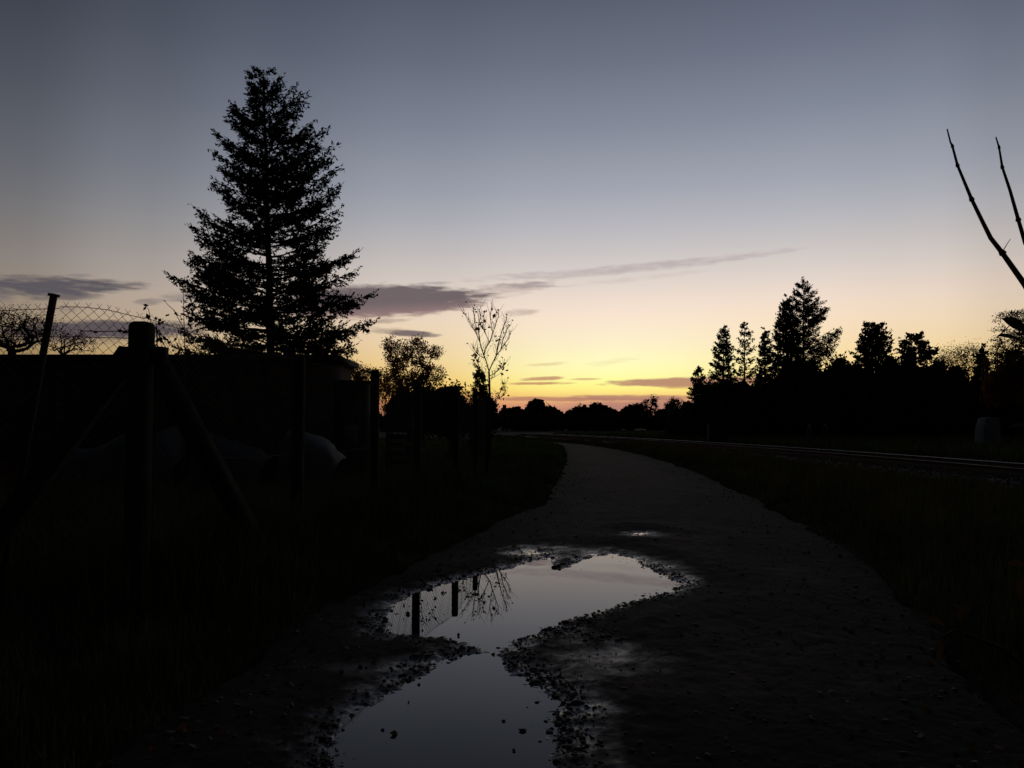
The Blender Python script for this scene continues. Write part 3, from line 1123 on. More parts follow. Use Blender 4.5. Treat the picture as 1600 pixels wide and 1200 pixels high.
def broadleaf(name, label, cat, d, base_px, lobes, ntips=160, nleaf=2500, leaf=.08, sig=.14, rt=.08, lm=None, wm=None, core=0, core_size=.5, group=None, fork=.25, wander=.25, step=None, part_crown='crown', rtip=None):
    lm = lm or m_leafd; wm = wm or m_bark
    b0 = P(base_px, 660, d); b0.z = 0
    z0 = float(ground_z(np.array([b0.x]), np.array([b0.y]))[0])
    base = np.array([b0.x, b0.y, z0 - .05])
    root = thing(name, label, cat, (b0.x, b0.y, z0), group)
    tips = in_lobes(lobes, ntips)
    tips[:, 2] = np.maximum(tips[:, 2], z0 + .1)
    cen = tips.mean(axis=0)
    top = cen.copy(); top[2] = max(top[2], z0 + .4)
    H = top[2] - z0
    trunk = [base + (top - base) * t_ + np.array([math.sin(t_ * 5) * .02 * H, math.cos(t_ * 4) * .02 * H, 0]) for t_ in np.linspace(0, 1, 6)]
    step = step or max(.12, H * .08)
    nodes, par, cnt, lf = skeleton(base, trunk, tips, step=step, wander=wander, minz=z0 + H * fork)
    mb = MB(); wood(mb, nodes, par, cnt, rt, rtip=rtip or d * .00022)
    mb.build('trunk', wm, root)
    mb = MB()
    if nleaf:
        fine = nodes[cnt <= 2]
        p, s = trees_leaf_cloud(fine, nleaf, sig, leaf)
        p[:, 2] = np.maximum(p[:, 2], z0 + .02)
        mb.quads(p, s, .6)
    if core:
        sm = [(c, r_ * .72) for c, r_ in lobes]
        p = in_lobes(sm, core, 0.0)
        p[:, 2] = np.maximum(p[:, 2], z0 + .1)
        mb.quads(p, core_size * rng.uniform(.6, 1.2, core), .8)
    if nleaf or core:
        mb.build(part_crown, lm, root)
    return root


def conifer(name, label, d, base_px, top, left, right, whorl=.28, per=6, tuft=.09, twig_n=8, wm=None, nm=None, group=None, cat='tree', dens=1.0, seed=None, extra=(), sec=None, asp=.32, bottom=None, trunk_r=None, inner=.08, lr_=(.62, .97), rv=.06, trim=0.0):
    """left/right: picture positions of the outline, top to bottom; the crown is round, so they set its radius by height"""
    wm = wm or m_bark; nm = nm or m_needle
    r2 = np.random.default_rng(seed if seed is not None else int(d * 100 + base_px))
    k_ = d / 1200
    b0 = P(base_px, 660, d)
    z0 = float(ground_z(np.array([b0.x]), np.array([b0.y]))[0])
    root = thing(name, label, cat, (b0.x, b0.y, z0), group)
    tp = np.array(P(top[0], top[1], d)); H = tp[2] - z0
    base = np.array([b0.x, b0.y, z0])

    def ax(z):
        t_ = np.clip((z - z0) / H, 0, 1)
        return np.array([base[0] + (tp[0] - base[0]) * t_ ** 1.3, d, z])
    lz = [P(x, y, d).z for x, y in left][::-1]; lr = [ax(P(x, y, d).z)[0] - P(x, y, d).x for x, y in left][::-1]
    rz = [P(x, y, d).z for x, y in right][::-1]; rr = [P(x, y, d).x - ax(P(x, y, d).z)[0] for x, y in right][::-1]
    zb = bottom if bottom is not None else z0 + .08 * H
    seg0, seg1, s_r = [], [], []
    ndc, ndd, nds = [], [], []
    br0, br1, brr = [], [], []

    def branch(zt, az, L, rise, hang=0.0):
        """branch whose tip is L from the axis at height zt"""
        rel = np.clip((zt - z0) / H, 0, 1)
        tipv = ax(zt) + np.array([math.cos(az) * L, math.sin(az) * L, 0])
        b_ = ax(max(z0 + .3, zt - rise * L)); 
        mid = (b_ + tipv) / 2 + np.array([0, 0, -.10 * L if rise >= 0 else -.02 * L])
        m_ = max(4, int(L / .25) + 3)
        ts = np.linspace(0, 1, m_)
        pts = np.array([(1 - t_) ** 2 * b_ + 2 * t_ * (1 - t_) * mid + t_ ** 2 * tipv for t_ in ts])
        pts[1:-1] += r2.normal(0, .018 * L ** .5, (m_ - 2, 3)) * .5
        r_b = .008 + .010 * L
        rs_ = np.linspace(r_b, .004 + k_ * .2, m_)
        br0.append(pts[:-1]); br1.append(pts[1:]); brr.append(np.stack([rs_[:-1], rs_[1:]], -1))
        nt_ = int(twig_n * (L + .5) * dens) + 2
        out = np.array([math.cos(az), math.sin(az), 0]); sid = np.array([-math.sin(az), math.cos(az), 0])
        for q in range(nt_ + 1):
            t_ = 1.0 if q == nt_ else inner + (.98 - inner) * (r2.random() ** .7)
            i_ = min(int(t_ * (m_ - 1)), m_ - 2)
            fr = t_ * (m_ - 1) - i_
            p = pts[i_] * (1 - fr) + pts[i_ + 1] * fr
            sgn = r2.choice((-1, 1))
            ln = (.16 + .34 * L * (1 - t_) + .06 * L) * r2.uniform(.5, 1.15)
            ln = min(ln, .95, .45 * L + .12)
            if q == nt_:
                dv = out + np.array([0, 0, .45]); ln = .12 + .05 * L
            else:
                dv = out * r2.uniform(.4, 1.0) + sid * sgn * r2.uniform(.4, 1.0) + np.array([0, 0, r2.uniform(-.75, .45) - hang * r2.uniform(.5, 1.4)])
            dv /= np.linalg.norm(dv)
            e = p + dv * ln * .6
            e2 = e + (dv + np.array([0, 0, (.55 if hang == 0 else -.4)])) * ln * .35
            seg0.append(p); seg1.append(e); seg0.append(e); seg1.append(e2)
            nn = max(3, int(ln / tuft * 3.2 * dens))
            tt = r2.random(nn) ** .8
            pp = np.where((tt < .63)[:, None], p + (e - p) * (tt / .63)[:, None], e + (e2 - e) * ((tt - .63) / .37)[:, None])
            ndc.append(pp + r2.normal(0, tuft * .28, (nn, 3)))
            ndd.append(dv * .9 + r2.normal(0, .55, (nn, 3)) + np.array([0, 0, .25 if hang == 0 else -.5]))
            nds.append(tuft * r2.uniform(.7, 1.5, nn))
    def rad(z, az):
        a = np.interp(z, lz, lr); c = np.interp(z, rz, rr)
        w_ = (1 + math.cos(az)) / 2
        return a * (1 - w_) + c * w_

    def rise_at(z):
        rel = (z - z0) / H
        return float(np.interp(rel, [0, .25, .5, .75, 1], [-.12, .05, .25, .5, .9]))
    z = zb
    while z < z0 + H * .985:
        n_ = max(3, int(per * (1 if z < z0 + H * .85 else .8)))
        a0 = r2.random() * 6.28
        for q in range(n_):
            az = a0 + q * 6.28 / n_ + r2.normal(0, .25)
            L = max(.1, rad(z, az) * r2.uniform(*lr_) - trim)
            branch(z + r2.normal(0, whorl * .6), az, L, rise_at(z) + r2.normal(0, rv))
        z += whorl * (1 if z < z0 + H * .8 else .75)
    # leading shoot
    for q in range(10):
        seg0.append(ax(z0 + H * .97)); seg1.append(ax(z0 + H * .97) + np.array([r2.normal(0, .04), r2.normal(0, .04), H * .03]))
    tzz = z0 + H * r2.uniform(.93, 1.0, 40)
    ndc.append(np.array([ax(q) for q in tzz]) + r2.normal(0, 1, (40, 3)) * (np.clip(1 - (tzz - z0) / H, 0, 1)[:, None] * H * .25 + .01)); ndd.append(r2.normal(0, .5, (40, 3)) + np.array([0, 0, .9])); nds.append(np.full(40, tuft))
    # the outermost boughs seen in the outline
    for lst, az in ((left, math.pi), (right, 0.0)):
        for (x, y) in lst[1:]:
            p = P(x, y, d)
            L = abs(p.x - ax(p.z)[0])
            branch(p.z - .06, az + r2.normal(0, .1), max(.1, L - .1 - trim), rise_at(p.z) + .03)
    for (x, y, hang) in extra:
        p = P(x, y, d); a_ = ax(p.z)
        branch(p.z, 0.0 if p.x > a_[0] else math.pi, abs(p.x - a_[0]), .55, hang)
    tr = trunk_r or H * .014
    mb = MB()
    tz = np.linspace(z0 - .1, z0 + H, 16)
    mb.path([ax(q) for q in tz], tr, .01, 8)
    b0_ = np.concatenate(br0); b1_ = np.concatenate(br1); br_r = np.concatenate(brr)
    mb.tubes(b0_, b1_, br_r[:, 0], br_r[:, 1], 4)
    mb.tubes(np.array(seg0), np.array(seg1), .003 + k_ * .12, .002 + k_ * .1, 3)
    mb.build('trunk', wm, root)
    mb = MB()
    mb.quads(np.concatenate(ndc), np.concatenate(nds), asp, dirs=np.concatenate(ndd))
    mb.build('crown', nm, root)
    return root


# ------------------------------------------------------------------ the tall fir on the left
conifer('fir_tree', 'tall dark fir towering behind the fence and shed on the left', 22, 426, (411, 109),
        [(409, 103), (381, 124), (383, 150), (356, 165), (350, 185), (330, 203), (345, 225), (331, 239), (340, 262), (328, 288), (348, 312), (332, 336), (296, 354), (305, 375), (288, 392),
         (290, 412), (263, 430), (292, 450), (285, 470), (296, 490), (272, 516), (268, 540), (280, 575)],
        [(414, 103), (448, 120), (470, 134), (483, 150), (472, 170), (492, 188), (486, 205), (514, 202), (505, 218), (529, 224), (520, 245), (537, 263), (520, 278), (539, 291), (522, 308), (538, 328),
         (524, 345), (532, 362), (560, 386), (540, 400), (562, 420), (585, 449), (560, 470), (586, 497), (566, 512), (560, 538), (548, 560), (530, 585)],
        whorl=.30, per=7, tuft=.105, twig_n=13.5, seed=11, asp=.36, inner=.2, rv=.16, lr_=(.5, .95), trunk_r=.17, trim=.05, bottom=1.7, extra=((389, 114, 0), (400, 108, 0), (425, 110, 0)))

# ------------------------------------------------------------------ left side beyond the fence
shed = thing('garden_shed', 'long low black flat-roofed shed behind the fence on the left', 'shed', (-7, 16.5, 0))
zt = P(200, 554, 16).z
xr_ = P(524, 600, 16).x
mb = MB(); mb.box(((xr_ - 14) / 2, 17.2, (zt - .12) / 2), (xr_ + 14 - .3, 2.2, zt - .12)); mb.build('wall', m_wood, shed)
mb = MB(); mb.box(((xr_ - 14) / 2, 17.2, zt - .06), (xr_ + 14, 2.5, .12)); mb.build('roof', m_roof, shed)
for x_ in (-9.5, -5.2):
    mb = MB(); mb.box((x_, 16.08, .95), (.85, .05, 1.9)); dr_ = mb.build('door', m_wood, shed)
    mb = MB(); mb.box((x_ + .33, 16.03, 1.0), (.03, .05, .14)); mb.build('handle', m_rust, dr_)
ext = thing('lean_to_shed', 'lower shed with a pale roof edge between the long shed and the fence post', 'shed', (-3, 17, 0))
za_ = P(550, 594, 16.5).z
xa, xb = P(520, 600, 16.5).x, P(574, 600, 16.5).x
mb = MB(); mb.box(((xa + xb) / 2, 16.98, (za_ - .05) / 2), (xb - xa - .1, .8, za_ - .05)); mb.build('wall', m_wood, ext)
mb = MB(); mb.box(((xa + xb) / 2, 17.0, za_ - .025), (xb - xa, .95, .05)); mb.build('roof', m_grey, ext)
mb = MB(); mb.box((xb - .35, 16.58, 1.15), (.3, .03, .4)); mb.build('window', m_pale, ext)

binr = thing('compost_bin', 'slatted compost bin with a lid between the third and fourth fence posts', 'compost bin', (-2.8, 18.3, 0))
x0b, x1b = P(604, 600, 18).x, P(645, 600, 18).x
zb_ = P(620, 637, 18).z
mb = MB(); mb.box(((x0b + x1b) / 2, 18.3, zb_), (x1b - x0b + .06, .66, .03)); mb.build('lid', m_grey, binr)
for i in range(9):
    mb = MB(); mb.box(((x0b + x1b) / 2, 18.0, .1 + (zb_ - .2) * i / 8), (x1b - x0b, .025, .12)); mb.build('slat', m_wood, binr)
for sx_ in (x0b + .03, x1b - .03):
    for sy_ in (18.04, 18.56):
        mb = MB(); mb.box((sx_, sy_, zb_ / 2 - .02), (.06, .05, zb_)); mb.build('corner_post', m_wood, binr)


def tarp_heap(label, pts, d, bottom_z=0.0, depth=1.6):
    """sheet draped over a heap; pts = picture outline of its top edge"""
    xs_ = [p[0] for p in pts]; yt = [p[1] for p in pts]
    n_ = 40; m_ = 14
    v = []
    for i in range(n_):
        px_ = xs_[0] + (xs_[-1] - xs_[0]) * i / (n_ - 1)
        top = P(px_, float(np.interp(px_, xs_, yt)), d)
        for j in range(m_):
            a = j / (m_ - 1) * math.pi
            yy = d - math.cos(a) * depth / 2
            zz = bottom_z + (top.z - bottom_z) * math.sin(a) ** .55
            fold = .02 * math.sin(px_ * .11 + j * .4) + .10 * float(fbm(np.array([px_ * .06]), np.array([j * .45 + d]), 3)[0])
            v.append((top.x + fold * .5, yy + fold, zz + fold * math.sin(a) * .6))
    idx = np.arange(n_ * m_).reshape(n_, m_)
    mb = MB(); mb.add(v, grid_faces(idx))
    o = mb.build('covered_heap', m_tarp, smooth_=True)
    # origin to its foot
    c = np.mean(np.array(v), axis=0)
    for vv in o.data.vertices:
        vv.co.x -= c[0]; vv.co.y -= c[1]
    o.location = (c[0], c[1], 0)
    return tag(o, label, 'heap', 'tarpaulin covered heaps behind the fence')


tarp_heap('low pale tarpaulin heap behind the fence, left of the corner post', [(84, 712), (110, 700), (150, 699), (175, 692), (200, 676), (222, 672), (232, 690)], 13.2)
tarp_heap('steep pointed tarpaulin heap just right of the corner post', [(243, 704), (252, 675), (268, 668), (280, 682), (298, 710)], 13.8)
tarp_heap('long sloping tarpaulin heap right of the corner post brace', [(322, 676), (350, 684), (380, 696), (405, 704), (430, 712)], 14.3)
tarp_heap('rounded tarpaulin heap with a shiny rim beside the second fence post', [(455, 672), (478, 674), (500, 684), (522, 700), (538, 716)], 13.6)

pole = thing('washing_pole', 'thin pale metal pole standing in front of the fir trunk', 'pole', (P(447, 600, 15).x, 15, 0))
mb = MB(); mb.path([(P(447, 600, 15).x, 15, 0), P(447, 492, 15)], .016, .014, 8); mb.build('pole', m_grey, pole)
mb = MB(); mb.path([P(440, 494, 15), P(454, 494, 15)], .012, .012, 6); mb.build('crossbar', m_grey, pole)

# weeds along the fence
n = 16000
k = rng.integers(0, 4, n); s = rng.random(n)
ta = np.array([[q.x, q.y] for q in tops[:5]])
wx = ta[k, 0] * (1 - s) + ta[k + 1, 0] * s + rng.normal(0, .25, n) - .1
wy = ta[k, 1] * (1 - s) + ta[k + 1, 1] * s + rng.normal(0, .15, n)
v, f4, f3 = blades(wx, wy, rng.uniform(.15, .75, n), .012, .5)
link('weeds', mesh_np('weeds', v, [f4, f3], m_grass), kind='stuff')
n = 9000
wx = rng.uniform(-9, -2.6, n); wy = rng.uniform(5.3, 12.5, n)
v, f4, f3 = blades(wx, wy, rng.uniform(.15, .6, n), .02, .5)
link('weeds', mesh_np('garden_weeds', v, [f4, f3], m_grass), kind='stuff')

broadleaf('bare_tree', 'spreading half bare tree behind the leaning post at the left edge', 'tree', 24, 28,
          [ell(28, 516, 24, 62, 34), ell(60, 512, 24, 30, 28), ell(0, 512, 24, 40, 30)], ntips=420, nleaf=2600, leaf=.05, sig=.12, rt=.12, lm=m_leafo, fork=.3)
broadleaf('bare_shrub', 'bare twiggy shrub seen through the mesh right of the leaning post', 'shrub', 23, 100,
          [ell(95, 530, 23, 45, 20), ell(125, 536, 23, 30, 16)], ntips=120, nleaf=500, leaf=.06, sig=.1, rt=.05, fork=.5)
broadleaf('brown_shrub', 'small rust brown shrub above the low shed roof beside the fir', 'shrub', 27, 552,
          [ell(552, 584, 27, 30, 15), ell(572, 592, 27, 26, 16), ell(535, 586, 27, 16, 20), ell(600, 600, 27, 18, 24)], ntips=240, nleaf=4200, leaf=.065, sig=.10, rt=.05, lm=m_leafb, core=60, core_size=.2)
broadleaf('leafy_tree', 'bushy autumn tree with thinning brown leaves left of the slender bare tree', 'tree', 30, 640,
          [ell(620, 555, 30, 20, 26), ell(648, 545, 30, 20, 20), ell(640, 575, 30, 38, 26), ell(680, 552, 30, 13, 12), ell(675, 585, 30, 22, 14), ell(612, 610, 30, 20, 32), ell(650, 610, 30, 40, 24), ell(608, 540, 30, 10, 12), ell(655, 538, 30, 9, 12), ell(686, 548, 30, 9, 9)],
          ntips=620, nleaf=12000, leaf=.075, sig=.085, rt=.14, lm=m_leafb, fork=.3)
hedge_group = 'dark shrubs massed behind the fence'
broadleaf('dark_shrub', 'dense dark shrub filling the foot of the brown autumn tree', 'shrub', 24, 630,
          [ell(632, 640, 24, 34, 34), ell(660, 640, 24, 30, 44)], ntips=120, nleaf=3500, leaf=.11, sig=.14, rt=.05, core=700, core_size=.35, group=hedge_group)
broadleaf('dark_shrub', 'rounded dark shrub with a ragged crest left of the slender bare tree', 'shrub', 25, 700,
          [ell(700, 625, 25, 26, 28), ell(686, 630, 25, 24, 24), ell(714, 640, 25, 20, 28), ell(700, 660, 25, 36, 28), ell(740, 655, 25, 30, 22)], ntips=170, nleaf=6500, leaf=.11, sig=.12, rt=.06, core=1100, core_size=.35, group=hedge_group)
conifer('small_conifer', 'narrow dark conifer hugging the foot of the slender bare tree', 26, 751, (749, 573),
        [(748, 575), (741, 590), (738, 610), (733, 630), (730, 650)], [(750, 575), (757, 590), (761, 610), (768, 630), (771, 650)], whorl=.15, per=6, tuft=.06, twig_n=12, nm=m_needle2, asp=.5, lr_=(.5, .9), bottom=.3)
broadleaf('dark_shrub', 'low dark shrub at the right foot of the slender bare tree', 'shrub', 27, 765,
          [ell(762, 640, 27, 13, 26), ell(768, 655, 27, 9, 20)], ntips=80, nleaf=2600, leaf=.10, sig=.08, rt=.04, core=400, core_size=.25, group=hedge_group)

# slender bare tree: limbs laid out one by one
D = 29.0
bt = thing('slender_tree', 'slender almost bare tree with a fan of upright twigs and few leaves', 'tree', (P(765, 660, D).x, D, 0))
limbs = [
    [(765, 700), (766, 640), (765, 610), (764, 580)],
    [(764, 580), (760, 565), (756, 556), (750, 535), (745, 523), (740, 514), (735, 505), (729, 494), (724, 489)],
    [(756, 556), (758, 545), (765, 535), (770, 520), (774, 508), (779, 494), (779, 484)],
    [(750, 535), (748, 520), (748, 505), (751, 495), (749, 484)],
    [(764, 580), (770, 566), (776, 555), (782, 547), (790, 535), (796, 528), (797, 520)],
    [(776, 555), (778, 540), (782, 525), (786, 512), (790, 503), (792, 496)],
    [(745, 523), (742, 505), (741, 492), (740, 483)],
    [(764, 588), (772, 584), (780, 577), (786, 572), (790, 568)],
    [(758, 560), (750, 556), (742, 548), (739, 542)],
    [(770, 520), (767, 505), (766, 492), (768, 482)],
    [(765, 535), (758, 520), (755, 505), (757, 488)],
    [(782, 547), (785, 534), (790, 520), (795, 508)],
    [(765, 600), (758, 590), (752, 580), (747, 572)],
    [(766, 592), (773, 589), (774, 580)],
    [(766, 632), (777, 622), (784, 608), (788, 598)],
    [(777, 622), (784, 620), (790, 612), (787, 606)],
    [(748, 572), (744, 562), (742, 555), (746, 545)],
]
mbw = MB(); twp = []; leafp = []
for li, L_ in enumerate(limbs):
    yo = 0 if li == 0 else rng.normal(0, .25)
    pts = [np.array(P(x, y, D + yo * min(1, i / 2))) for i, (x, y) in enumerate(L_)]
    if li == 0:
        pts[0][2] = 0
        mbw.path(pts, .055, .035, 7)
    else:
        mbw.path(pts, .024 if li < 6 else .015, .008, 5)
        for i in range(1, len(pts)):
            for _ in range(4):
                q = rng.random()
                s0 = pts[i - 1] * (1 - q) + pts[i] * q
                dv = pts[i] - pts[i - 1]; dv /= np.linalg.norm(dv)
                dv = dv * .6 + np.array([rng.normal(0, .55), rng.normal(0, .55), .45]); dv /= np.linalg.norm(dv)
                ln = rng.uniform(.15, .5)
                e = s0 + dv * ln * .5; e2 = e + (dv + np.array([0, 0, .4])) * ln * .45
                mbw.tubes([s0, e], [e, e2], [.008, .006], [.006, .005], 3)
                twp.append(e2)
                if rng.random() < .36:
                    leafp.append(e2)
        leafp.append(pts[-1])
mbw.build('trunk', m_twig, bt)
mb = MB(); leafp = np.array(leafp)
mb.quads(leafp + rng.normal(0, .02, leafp.shape), rng.uniform(.06, .13, len(leafp)), .6)
for (x, y, n_, s_) in ((757, 488, 3, .16), (751, 507, 7, .2), (750, 513, 6, .16), (767, 485, 2, .14), (771, 495, 2, .2), (743, 560, 26, .14), (789, 574, 14, .16), (784, 571, 5, .12), (793, 540, 7, .12), (774, 536, 4, .16), (726, 494, 6, .1), (785, 610, 12, .12), (780, 618, 12, .12)):
    c = np.array(P(x, y, D))
    mb.quads(c + rng.normal(0, .10, (n_, 3)), s_ * rng.uniform(.6, 1.1, n_), .7)
mb.build('leaves', m_leafb, bt)

# creepers on the fence
def creeper(label, spots, name='creeper', sz=.06, mt=None):
    root = thing(name, label, 'climbing plant', tuple(spots[0][:2]) + (0,))
    mb = MB()
    pts = [(spots[0][0], spots[0][1], 0.05)] + [tuple(s_[:3]) for s_ in spots]
    mb.path(pts, .006, .003, 4)
    mb.build('stem', m_twig, root)
    mb = MB()
    for s_ in spots:
        n_ = int(s_[3])
        if n_:
            mb.quads(np.array(s_[:3]) + rng.normal(0, .05, (n_, 3)) * np.array([1, 1, 1.2]), sz * rng.uniform(.6, 1.2, n_), .7)
    mb.build('leaves', mt or m_leafd, root)
    return root


def fp(i, s_, dz):
    a, b_ = tops[i], tops[i + 1]
    return (a.x + (b_.x - a.x) * s_, a.y + (b_.y - a.y) * s_, a.z * (1 - s_) + b_.z * s_ + dz)


creeper('leafy creeper climbing the fence just past the fourth post', [(*fp(3, .08, -1.0), 8), (*fp(3, .12, -.6), 8), (*fp(3, .15, -.35), 14), (*fp(3, .25, -.2), 5), (*fp(3, .4, -.35), 5), (*fp(3, .5, -.15), 5), (*fp(3, .6, -.05), 3)])
creeper('dense creeper spreading over the fence between the last two visible posts', [(*fp(4, .1, -1.0), 10), (*fp(4, .3, -.6), 14), (*fp(4, .45, -.3), 12), (*fp(4, .6, -.1), 12), (*fp(4, .8, .05), 8), (*fp(4, .95, -.2), 8)])
a_ = P(243, 517, 5.22)
creeper('withered creeper with curled leaves clinging to the corner post top', [(a_.x, 5.24, 1.2, 0), (a_.x + .02, 5.24, 1.6, 3), (*P(245, 520, 5.24), 16), (*P(243, 510, 5.24), 8), (*P(250, 528, 5.25), 6), (*P(262, 548, 5.25), 6)], sz=.04)
tw = thing('dry_vine', 'dry vine twigs with single leaves rising above the corner post', 'climbing plant', tuple(P(235, 640, 5.3).xy) + (0,))
mb = MB()
mb.path([P(238, 560, 5.3), P(236, 510, 5.3), P(234, 492, 5.3), P(232, 483, 5.3), P(229, 480, 5.3), P(225, 482, 5.3)], .0028, .0015, 4)
mb.path([P(300, 540, 5.6), P(280, 500, 5.6), P(271, 484, 5.6), P(262, 476, 5.6), P(257, 470, 5.6)], .003, .0018, 4)
mb.path([P(262, 552, 5.4), P(255, 535, 5.4), P(248, 522, 5.4), P(243, 505, 5.4)], .003, .002, 4)
mb.path([P(128, 517, 5.12), P(160, 518, 5.12), P(195, 517, 5.12), P(206, 513, 5.12)], .003, .003, 4)
mb.build('stem', m_twig, tw)
for (x, y, dx, dy, s_) in ((228, 477, 8, 1, .036), (226, 482, -4, 5, .030), (231, 495, 3, 7, .046), (188, 517, 6, 2, .04), (196, 519, 7, -3, .05), (202, 516, -6, 3, .04), (195, 514, 2, 4, .03),
                       (272, 485, 3, 4, .02), (277, 492, 5, 1, .025), (285, 491, 4, 2, .028), (257, 470, 2, 1, .018), (251, 531, 2, 6, .045), (259, 530, 4, 2, .03), (142, 517, 5, 1, .03), (150, 519, 5, -1, .03)):
    mb = MB(); c = P(x, y, 5.28); dd = np.array(P(x + dx, y + dy, 5.28) - c)
    mb.quads([c], [s_ * 1.2], .55, dirs=[dd]); mb.build('leaf', m_leafd, tw)
sh = thing('thin_sapling', 'thin upright sapling stem with small side shoots left of the fir', 'sapling', (P(287, 660, 6.2).x, 6.2, 0))
mb = MB()
mb.path([(P(288, 600, 6.2).x, 6.2, 0), P(289, 560, 6.2), P(288, 515, 6.2), P(287, 490, 6.2), P(286, 442, 6.2)], .005, .002, 5)
for (a, b_, c, e) in ((289, 515, 300, 503), (288, 522, 279, 508), (289, 545, 303, 528), (287, 500, 280, 493), (289, 555, 276, 535)):
    mb.path([P(a, b_, 6.2), P((a + c) / 2 + 1, (b_ + e) / 2 + 2, 6.2), P(c, e, 6.2)], .003, .0015, 4)
mb.build('stem', m_twig, sh)
mb = MB()
lc = np.array([P(x, y, 6.2) for x, y in ((300, 503), (298, 505), (279, 508), (303, 528), (280, 493), (284, 490), (276, 535), (283, 516), (292, 520), (296, 512), (281, 540), (277, 545), (285, 552))])
lc = np.repeat(lc, 3, axis=0) + rng.normal(0, .02, (len(lc) * 3, 3))
mb.quads(lc, rng.uniform(.02, .05, len(lc)), .5); mb.build('leaves', m_leafd, sh)

# ------------------------------------------------------------------ far tree line
far_g = 'round trees on the skyline at the end of the lane'
FD = 130
far = [
    ('round topped dark tree standing highest on the left of the far skyline', 840, [(838, 636, 19, 15), (846, 645, 20, 14), (828, 645, 12, 12)], 0),
    ('small tree leaning on the right side of the round topped far tree', 862, [(862, 646, 10, 10), (872, 650, 8, 8)], 0),
    ('wide dark tree left of the middle of the far skyline', 905, [(905, 646, 20, 12), (893, 650, 16, 9), (915, 642, 12, 9)], 0),
    ('domed dark tree at the middle of the far skyline', 936, [(934, 640, 16, 13), (942, 645, 16, 12), (926, 645, 12, 10)], 0),
    ('low bush in the dip of the far skyline', 957, [(957, 650, 11, 9)], 0),
    ('dark tree right of the dip in the far skyline', 985, [(985, 645, 17, 14), (997, 642, 12, 12), (975, 652, 12, 10)], 0),
    ('far tree with a thin feathery top tinged brown', 1012, [(1010, 636, 14, 16), (1022, 628, 9, 12), (1020, 640, 13, 12), (1004, 645, 14, 12)], 1),
    ('round small far tree with gaps beside the first spruce', 1054, [(1054, 630, 12, 9), (1050, 637, 14, 8)], 1),
    ('low dark far bush below the round gappy tree', 1040, [(1038, 650, 18, 12), (1060, 650, 18, 14)], 0),
    ('low far bushes at the left end of the skyline', 806, [(806, 645, 16, 8), (793, 649, 18, 8)], 0),
]
for lab, bx_, lob, sparse in far:
    broadleaf('far_tree', lab, 'tree', FD, bx_, [ell(x, y, FD, a, c) for x, y, a, c in lob] + ([] if sparse else [ell(bx_, 658, FD, lob[0][2] * 1.1, 14)]), ntips=70, nleaf=2200 if not sparse else 1600,
              leaf=.36 if not sparse else .22, sig=.22 if not sparse else .22, rt=.25, core=400 if not sparse else 60, core_size=1.5 if not sparse else .7, group=far_g, lm=m_leafd, rtip=.03)


def mass(name, lobes, n, leaf, core, core_size):
    mb = MB()
    p = in_lobes(lobes, n, .75) + rng.normal(size=(n, 3)) * leaf * .8; p[:, 2] = np.maximum(p[:, 2], .02)
    mb.quads(p, leaf * rng.uniform(.6, 1.3, n), .6)
    p = in_lobes([(c, r_ * .85) for c, r_ in lobes], core, 0); p[:, 2] = np.maximum(p[:, 2], .1)
    mb.quads(p, core_size * rng.uniform(.6, 1.2, core), .8)
    return mb.build(name, m_leafd, kind='stuff')


mass('far_hedge', [ell(x_ + rng.normal(0, 4), 660, 118, 24, 11 + rng.normal(0, 2)) for x_ in range(540, 1120, 16)], 12000, .5, 7000, 1.3)

hs = thing('far_house', 'tiny far house with a square chimney at the left end of the skyline', 'house', (P(789, 650, 150).x, 150, 0))
c0 = P(796, 642, 150)
mb = MB(); mb.box((c0.x, 153, c0.z / 2 - .2), (3.0, 6, c0.z)); mb.build('wall', m_brick, hs)
mb = MB()
zr_ = c0.z - .25
mb.add([(c0.x - 1.7, 149.6, zr_), (c0.x + 1.7, 149.6, zr_), (c0.x + 1.7, 156.4, zr_), (c0.x - 1.7, 156.4, zr_), (c0.x - 1.7, 153, zr_ + .9), (c0.x + 1.7, 153, zr_ + .9)],
       [[0, 1, 5, 4], [2, 3, 4, 5]]); rf = mb.build('roof', m_roof, hs)
mb = MB(); mb.box((P(788, 640, 150).x, 152.5, P(788, 632, 150).z - .7), (.75, .75, 1.4)); mb.build('chimney', m_brick, rf)

# ------------------------------------------------------------------ right side trees
sg = 'dark spruces beyond the railway'
sp_kw = dict(nm=m_needle2, group=sg, asp=.5)
conifer('spruce_tree', 'smallest spruce at the left end of the row beyond the railway', 58, 1092, (1091, 571), [(1090, 573), (1083, 590), (1078, 605), (1074, 620), (1068, 628)], [(1093, 573), (1101, 588), (1106, 605), (1112, 625)], whorl=.34, per=8, tuft=.17, twig_n=6.0, **sp_kw)
conifer('spruce_tree', 'pointed spruce, second from the left beyond the railway', 60, 1130, (1131, 511), [(1129, 513), (1122, 524), (1118, 535), (1112, 552), (1109, 568), (1107, 585), (1104, 600), (1100, 625)], [(1133, 513), (1139, 522), (1141, 538), (1146, 545), (1146, 560), (1149, 580), (1152, 600), (1155, 625)], whorl=.34, per=8, tuft=.17, twig_n=5.4, **sp_kw)
conifer('spruce_tree', 'slender open spruce with sky showing between its boughs', 62, 1164, (1163, 503), [(1162, 505), (1156, 518), (1153, 528), (1148, 545), (1148, 560), (1146, 580), (1142, 600), (1140, 625)], [(1165, 505), (1172, 519), (1178, 530), (1181, 542), (1180, 560), (1186, 575), (1188, 600), (1190, 625)], whorl=.52, per=5, tuft=.17, twig_n=4.1, **sp_kw)
